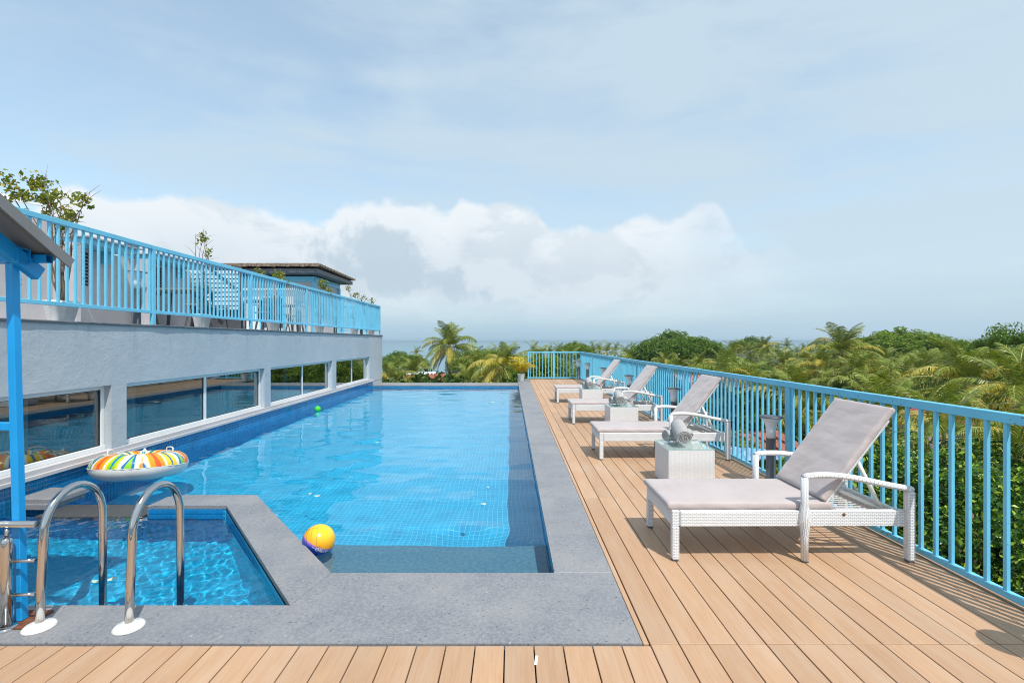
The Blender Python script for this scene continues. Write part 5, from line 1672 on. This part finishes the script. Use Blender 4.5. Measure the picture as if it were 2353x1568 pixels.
def tree(key, p, s, label, rz=0., grp='broadleaf trees beyond the railing', name='broadleaf_tree', cat='tree'):
    cr, tr_, h = TREEM[key]
    T = thing(name, label, cat, (p[0], p[1], p[2] - h * (s if not hasattr(s, '__len__') else s[2])), rz, grp)
    sc_ = s if hasattr(s, '__len__') else (s, s, s)
    for nm, me in (('trunk', tr_), ('crown', cr)): link(nm, me, T, (0, 0, h * sc_[2]), (0, 0, 0), sc_)
tree('dome2', at(1556, 812, 88), (1.08, 1.08, .92), 'big round green tree, the highest dome on the skyline right of the sea', .4)
tree('dome', at(1500, 822, 92), (.7, .7, .75), 'lighter round tree forming the left shoulder of the big dome', 1.4)
tree('dome2', at(1724, 803, 140), (.75, .75, .85), 'bluish round tree on the skyline, second dome from the left', 2.2)
tree('dome', at(2072, 812, 74), (1.10, 1.10, .82), 'wide yellow green dome of foliage behind the palms on the right', .9)
tree('dome', at(2150, 822, 82), (.9, .9, .75), 'lower shoulder of foliage right of the wide yellow green dome', 2.9)
tree('dome2', at(1990, 815, 86), (.8, .8, .7), 'green tree between the tall pointed palm and the wide dome', 3.6)
tree('mid', at(2330, 862, 27), (.62, .62, .85), 'dark glossy tree rising at the right edge above the railing', .3)
tree('dome2', at(922, 838, 112), (.85, .85, .70), 'dark green tree mass against the sea beside the terrace building', .7)
tree('dome', at(1322, 815, 105), (.62, .62, .62), 'round green tree above the far corner of the deck railing', 1.1)
tree('midb', at(1108, 846, 58), (.95, .95, .8), 'light green bushy tree between the tallest and windswept palms', 1.7)
tree('midb', at(1250, 872, 34), (.6, .6, .6), 'bright yellow green shrub behind the left of the far railing', 2.1)
tree('mid', at(1640, 884, 44), (.9, .9, .6), 'dark green tree before the pink roof', 2.5)
tree('mid', at(1700, 866, 52), (.9, .9, .6), 'rounded dark green tree above the orange roof', .2)
tree('midb', at(1400, 870, 46), (1.0, 1.0, .6), 'light green tree behind the far run of the railing', .9)
tree('gloss', (7.6, 7.2, -2.2), (1.15, 1.15, .95), 'dark glossy leaved tree right behind the near railing, upper mass', .4)
tree('gloss2', (6.2, 4.4, -2.7), (.92, .92, 1.0), 'dark glossy leaved tree right behind the near railing, lower front mass', 1.9)
tree('gloss', (5.9, 2.2, -2.9), (.95, .95, 1.0), 'dark glossy leaved tree at the bottom right behind the balusters', 3.1)
tree('shrub', (8.8, 11.5, -3.1), (1.2, 1.2, 1.0), 'bright green leafy tree behind the front lounger backrest', .8)
tree('shrub', (11.8, 9.5, -2.8), (1.1, 1.1, 1.0), 'yellow green leafy tree above the glossy leaves at the right', 2.2)
tree('shrub', (6.0, 10.0, -4.6), 1.3, 'leafy tree low behind the balusters of the second lounger', 1.3)
tree('gloss2', (9.6, 3.8, -2.4), (1.3, 1.3, 1.1), 'glossy leaved tree farther out at the right edge', .9)
tree('shrub', (6.8, 16.0, -4.2), 1.4, 'leafy tree low behind the balusters of the third lounger', 2.6)

# undergrowth: one mass of foliage closing the floor of the grove
def undergrowth():
    r = np.random.default_rng(31)
    base = [crown_leaves(40 + k, 70, 34, 3.2, 2.2, .95, .42) for k in range(4)]
    near = [crown_leaves(50 + k, 150, 60, 2.4, 1.8, .5, .17) for k in range(3)]
    V = []; F = []; off = 0
    def put(src, p, s, a):
        nonlocal off
        v, f = src; ca, sa = math.cos(a), math.sin(a)
        q = v * s; q = np.stack([q[:, 0] * ca - q[:, 1] * sa, q[:, 0] * sa + q[:, 1] * ca, q[:, 2]], -1) + np.array(p)
        V.append(q); F.append(f + off); off += len(v)
    k = 0
    for Y in np.concatenate([np.arange(24, 60, 4.4), np.arange(60, 150, 8.)]):
        half = Y * 1.7; step = 4.6 if Y < 60 else 7.0
        for X in np.arange(-half * .32, half, step):
            px = 1176 + 1100 * X / Y
            left = px < 1470
            row = (858 if Y < 60 else 846) if left else (842 if Y > 60 else 866)
            row += r.uniform(-6, 8) + (60 - Y) * .9 * (Y < 60)
            z = EYE - (row - 783) / 1100. * Y - 2.0 * 1.2
            if left and Y > 130: continue
            put(base[k % 4], (X + r.uniform(-1.5, 1.5), Y + r.uniform(-1.5, 1.5), z - (2. if Y > 60 else .6)), r.uniform(.9, 1.4) * (1.25 if Y > 60 else 1), r.uniform(0, 6)); k += 1
    for Y in np.arange(4.5, 24, 3.0):
        for X in np.arange(5.2, Y * 1.3 + 8, 3.1):
            put(near[k % 3], (X + r.uniform(-.8, .8) + .6, Y + r.uniform(-.8, .8), -5.6 - r.uniform(0, 1.0) + .02 * Y), r.uniform(1.0, 1.5), r.uniform(0, 6)); k += 1
    for Y in np.arange(23, 40, 4.):
        for X in np.arange(-Y * .28, Y * .14, 3.3):
            put(near[k % 3], (X, Y, EYE - 112 / 1100. * Y - 2.0 - r.uniform(0, .6)), r.uniform(1.0, 1.5), r.uniform(0, 6)); k += 1
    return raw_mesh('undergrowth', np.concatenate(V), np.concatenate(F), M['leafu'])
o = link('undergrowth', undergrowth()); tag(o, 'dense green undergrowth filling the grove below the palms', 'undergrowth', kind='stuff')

# ================================================================== HOUSES IN THE GROVE
def house(p, wx, wy, h, pitch, rz, roof, wall, label):
    T = thing('house', label, 'house', (p.x, p.y, p.z - h), rz, 'houses among the palms')
    b = MB(); b.box(-wx / 2, wx / 2, -wy / 2, wy / 2, 0, h); b.build('wall', M[wall], T)
    b = MB(); ov = .5
    for s_ in (-1, 1):
        n = int(wx / .45)
        for i in range(n):
            x0 = -wx / 2 - ov + (wx + 2 * ov) * i / n; x1 = x0 + (wx + 2 * ov) / n - .02
            y1 = s_ * (wy / 2 + ov)
            b.quad([(x0, y1, h - .1), (x1, y1, h - .1), (x1, 0, h + pitch), (x0, 0, h + pitch)])
            xm = x0 + .06; b.quad([(x0, y1, h - .1), (x0, y1, h - .02), (x0, 0, h + pitch + .08), (x0, 0, h + pitch)])
            b.quad([(x0, y1, h - .02), (xm, y1, h - .02), (xm, 0, h + pitch + .08), (x0, 0, h + pitch + .08)])
    b.quad([(-wx / 2, -wy / 2, h), (-wx / 2, wy / 2, h), (-wx / 2, 0, h + pitch - .05)]); b.quad([(wx / 2, -wy / 2, h), (wx / 2, wy / 2, h), (wx / 2, 0, h + pitch - .05)])
    b.build('roof', M[roof], T)
    for i in range(int(wx / 2.2)):
        for z in (h - 1.9,):
            x = -wx / 2 + 1.2 + i * 2.2
            b = MB(); b.box(x - .45, x + .45, -wy / 2 - .03, -wy / 2 - .001, z, z + 1.1); f_ = b.build('window', M['frame'], T)
            b = MB(); b.box(x - .38, x + .38, -wy / 2 - .045, -wy / 2 - .031, z + .07, z + 1.03); b.build('pane', M['dark'], f_)
house(at(978, 878, 52), 3.4, 3, 9, .9, .3, 'redroof', 'housewall', 'house with orange red roof left of the tallest palm')
house(at(968, 866, 70), 3.6, 3, 9, .8, -.2, 'slat', 'whitewall', 'white house glimpsed above the orange red roof')
house(at(1622, 880, 40), 4.4, 4, 9, .7, .0, 'pinkroof', 'whitewall', 'house with pink roof seen through the balusters')
house(at(1697, 872, 46), 3, 3, 9, .5, .1, 'redroof', 'housewall', 'house with flat orange roof peeking over the railing')
house(at(2128, 968, 18), 1.6, 1.8, 8, .5, .9, 'pinkroof', 'whitewall', 'small pink roofed house between leaves behind the front lounger')
house(at(1722, 1020, 17), 1.8, 2, 7, .4, .4, 'redroof', 'housewall', 'small brick red shed behind the balusters near the bollard lamp')
tp = thing('tarpaulin', 'crumpled pale blue tarpaulin behind the balusters left of the front lounger', 'tarpaulin', at(1716, 1036, 14))
r = np.random.default_rng(4); X, Y = np.meshgrid(np.linspace(-.9, .9, 18), np.linspace(-.7, .7, 14)); Z = r.normal(0, .05, X.shape) - .12 * (X ** 2 + Y ** 2)
link('sheet', grid_mesh('tarp', X, Y, Z, M['tarp'], False), tp)

# ================================================================== HAZE
mb = MB(); mb.box(-8990, 8990, -70, 15990, -20.0, 7.5)
hz_ = bpy.data.materials.new('haze'); hz_.use_nodes = True; ht = hz_.node_tree; ht.nodes.clear()
pv = ht.nodes.new('ShaderNodeVolumePrincipled'); pv.inputs['Density'].default_value = HAZE; pv.inputs['Color'].default_value = (.52, .68, .80, 1)
pv.inputs['Anisotropy'].default_value = .0
ho = ht.nodes.new('ShaderNodeOutputMaterial'); ht.links.new(pv.outputs[0], ho.inputs['Volume'])
o = mb.build('haze', hz_); tag(o, 'pale sea haze lying over the grove and the water', 'haze', kind='stuff')
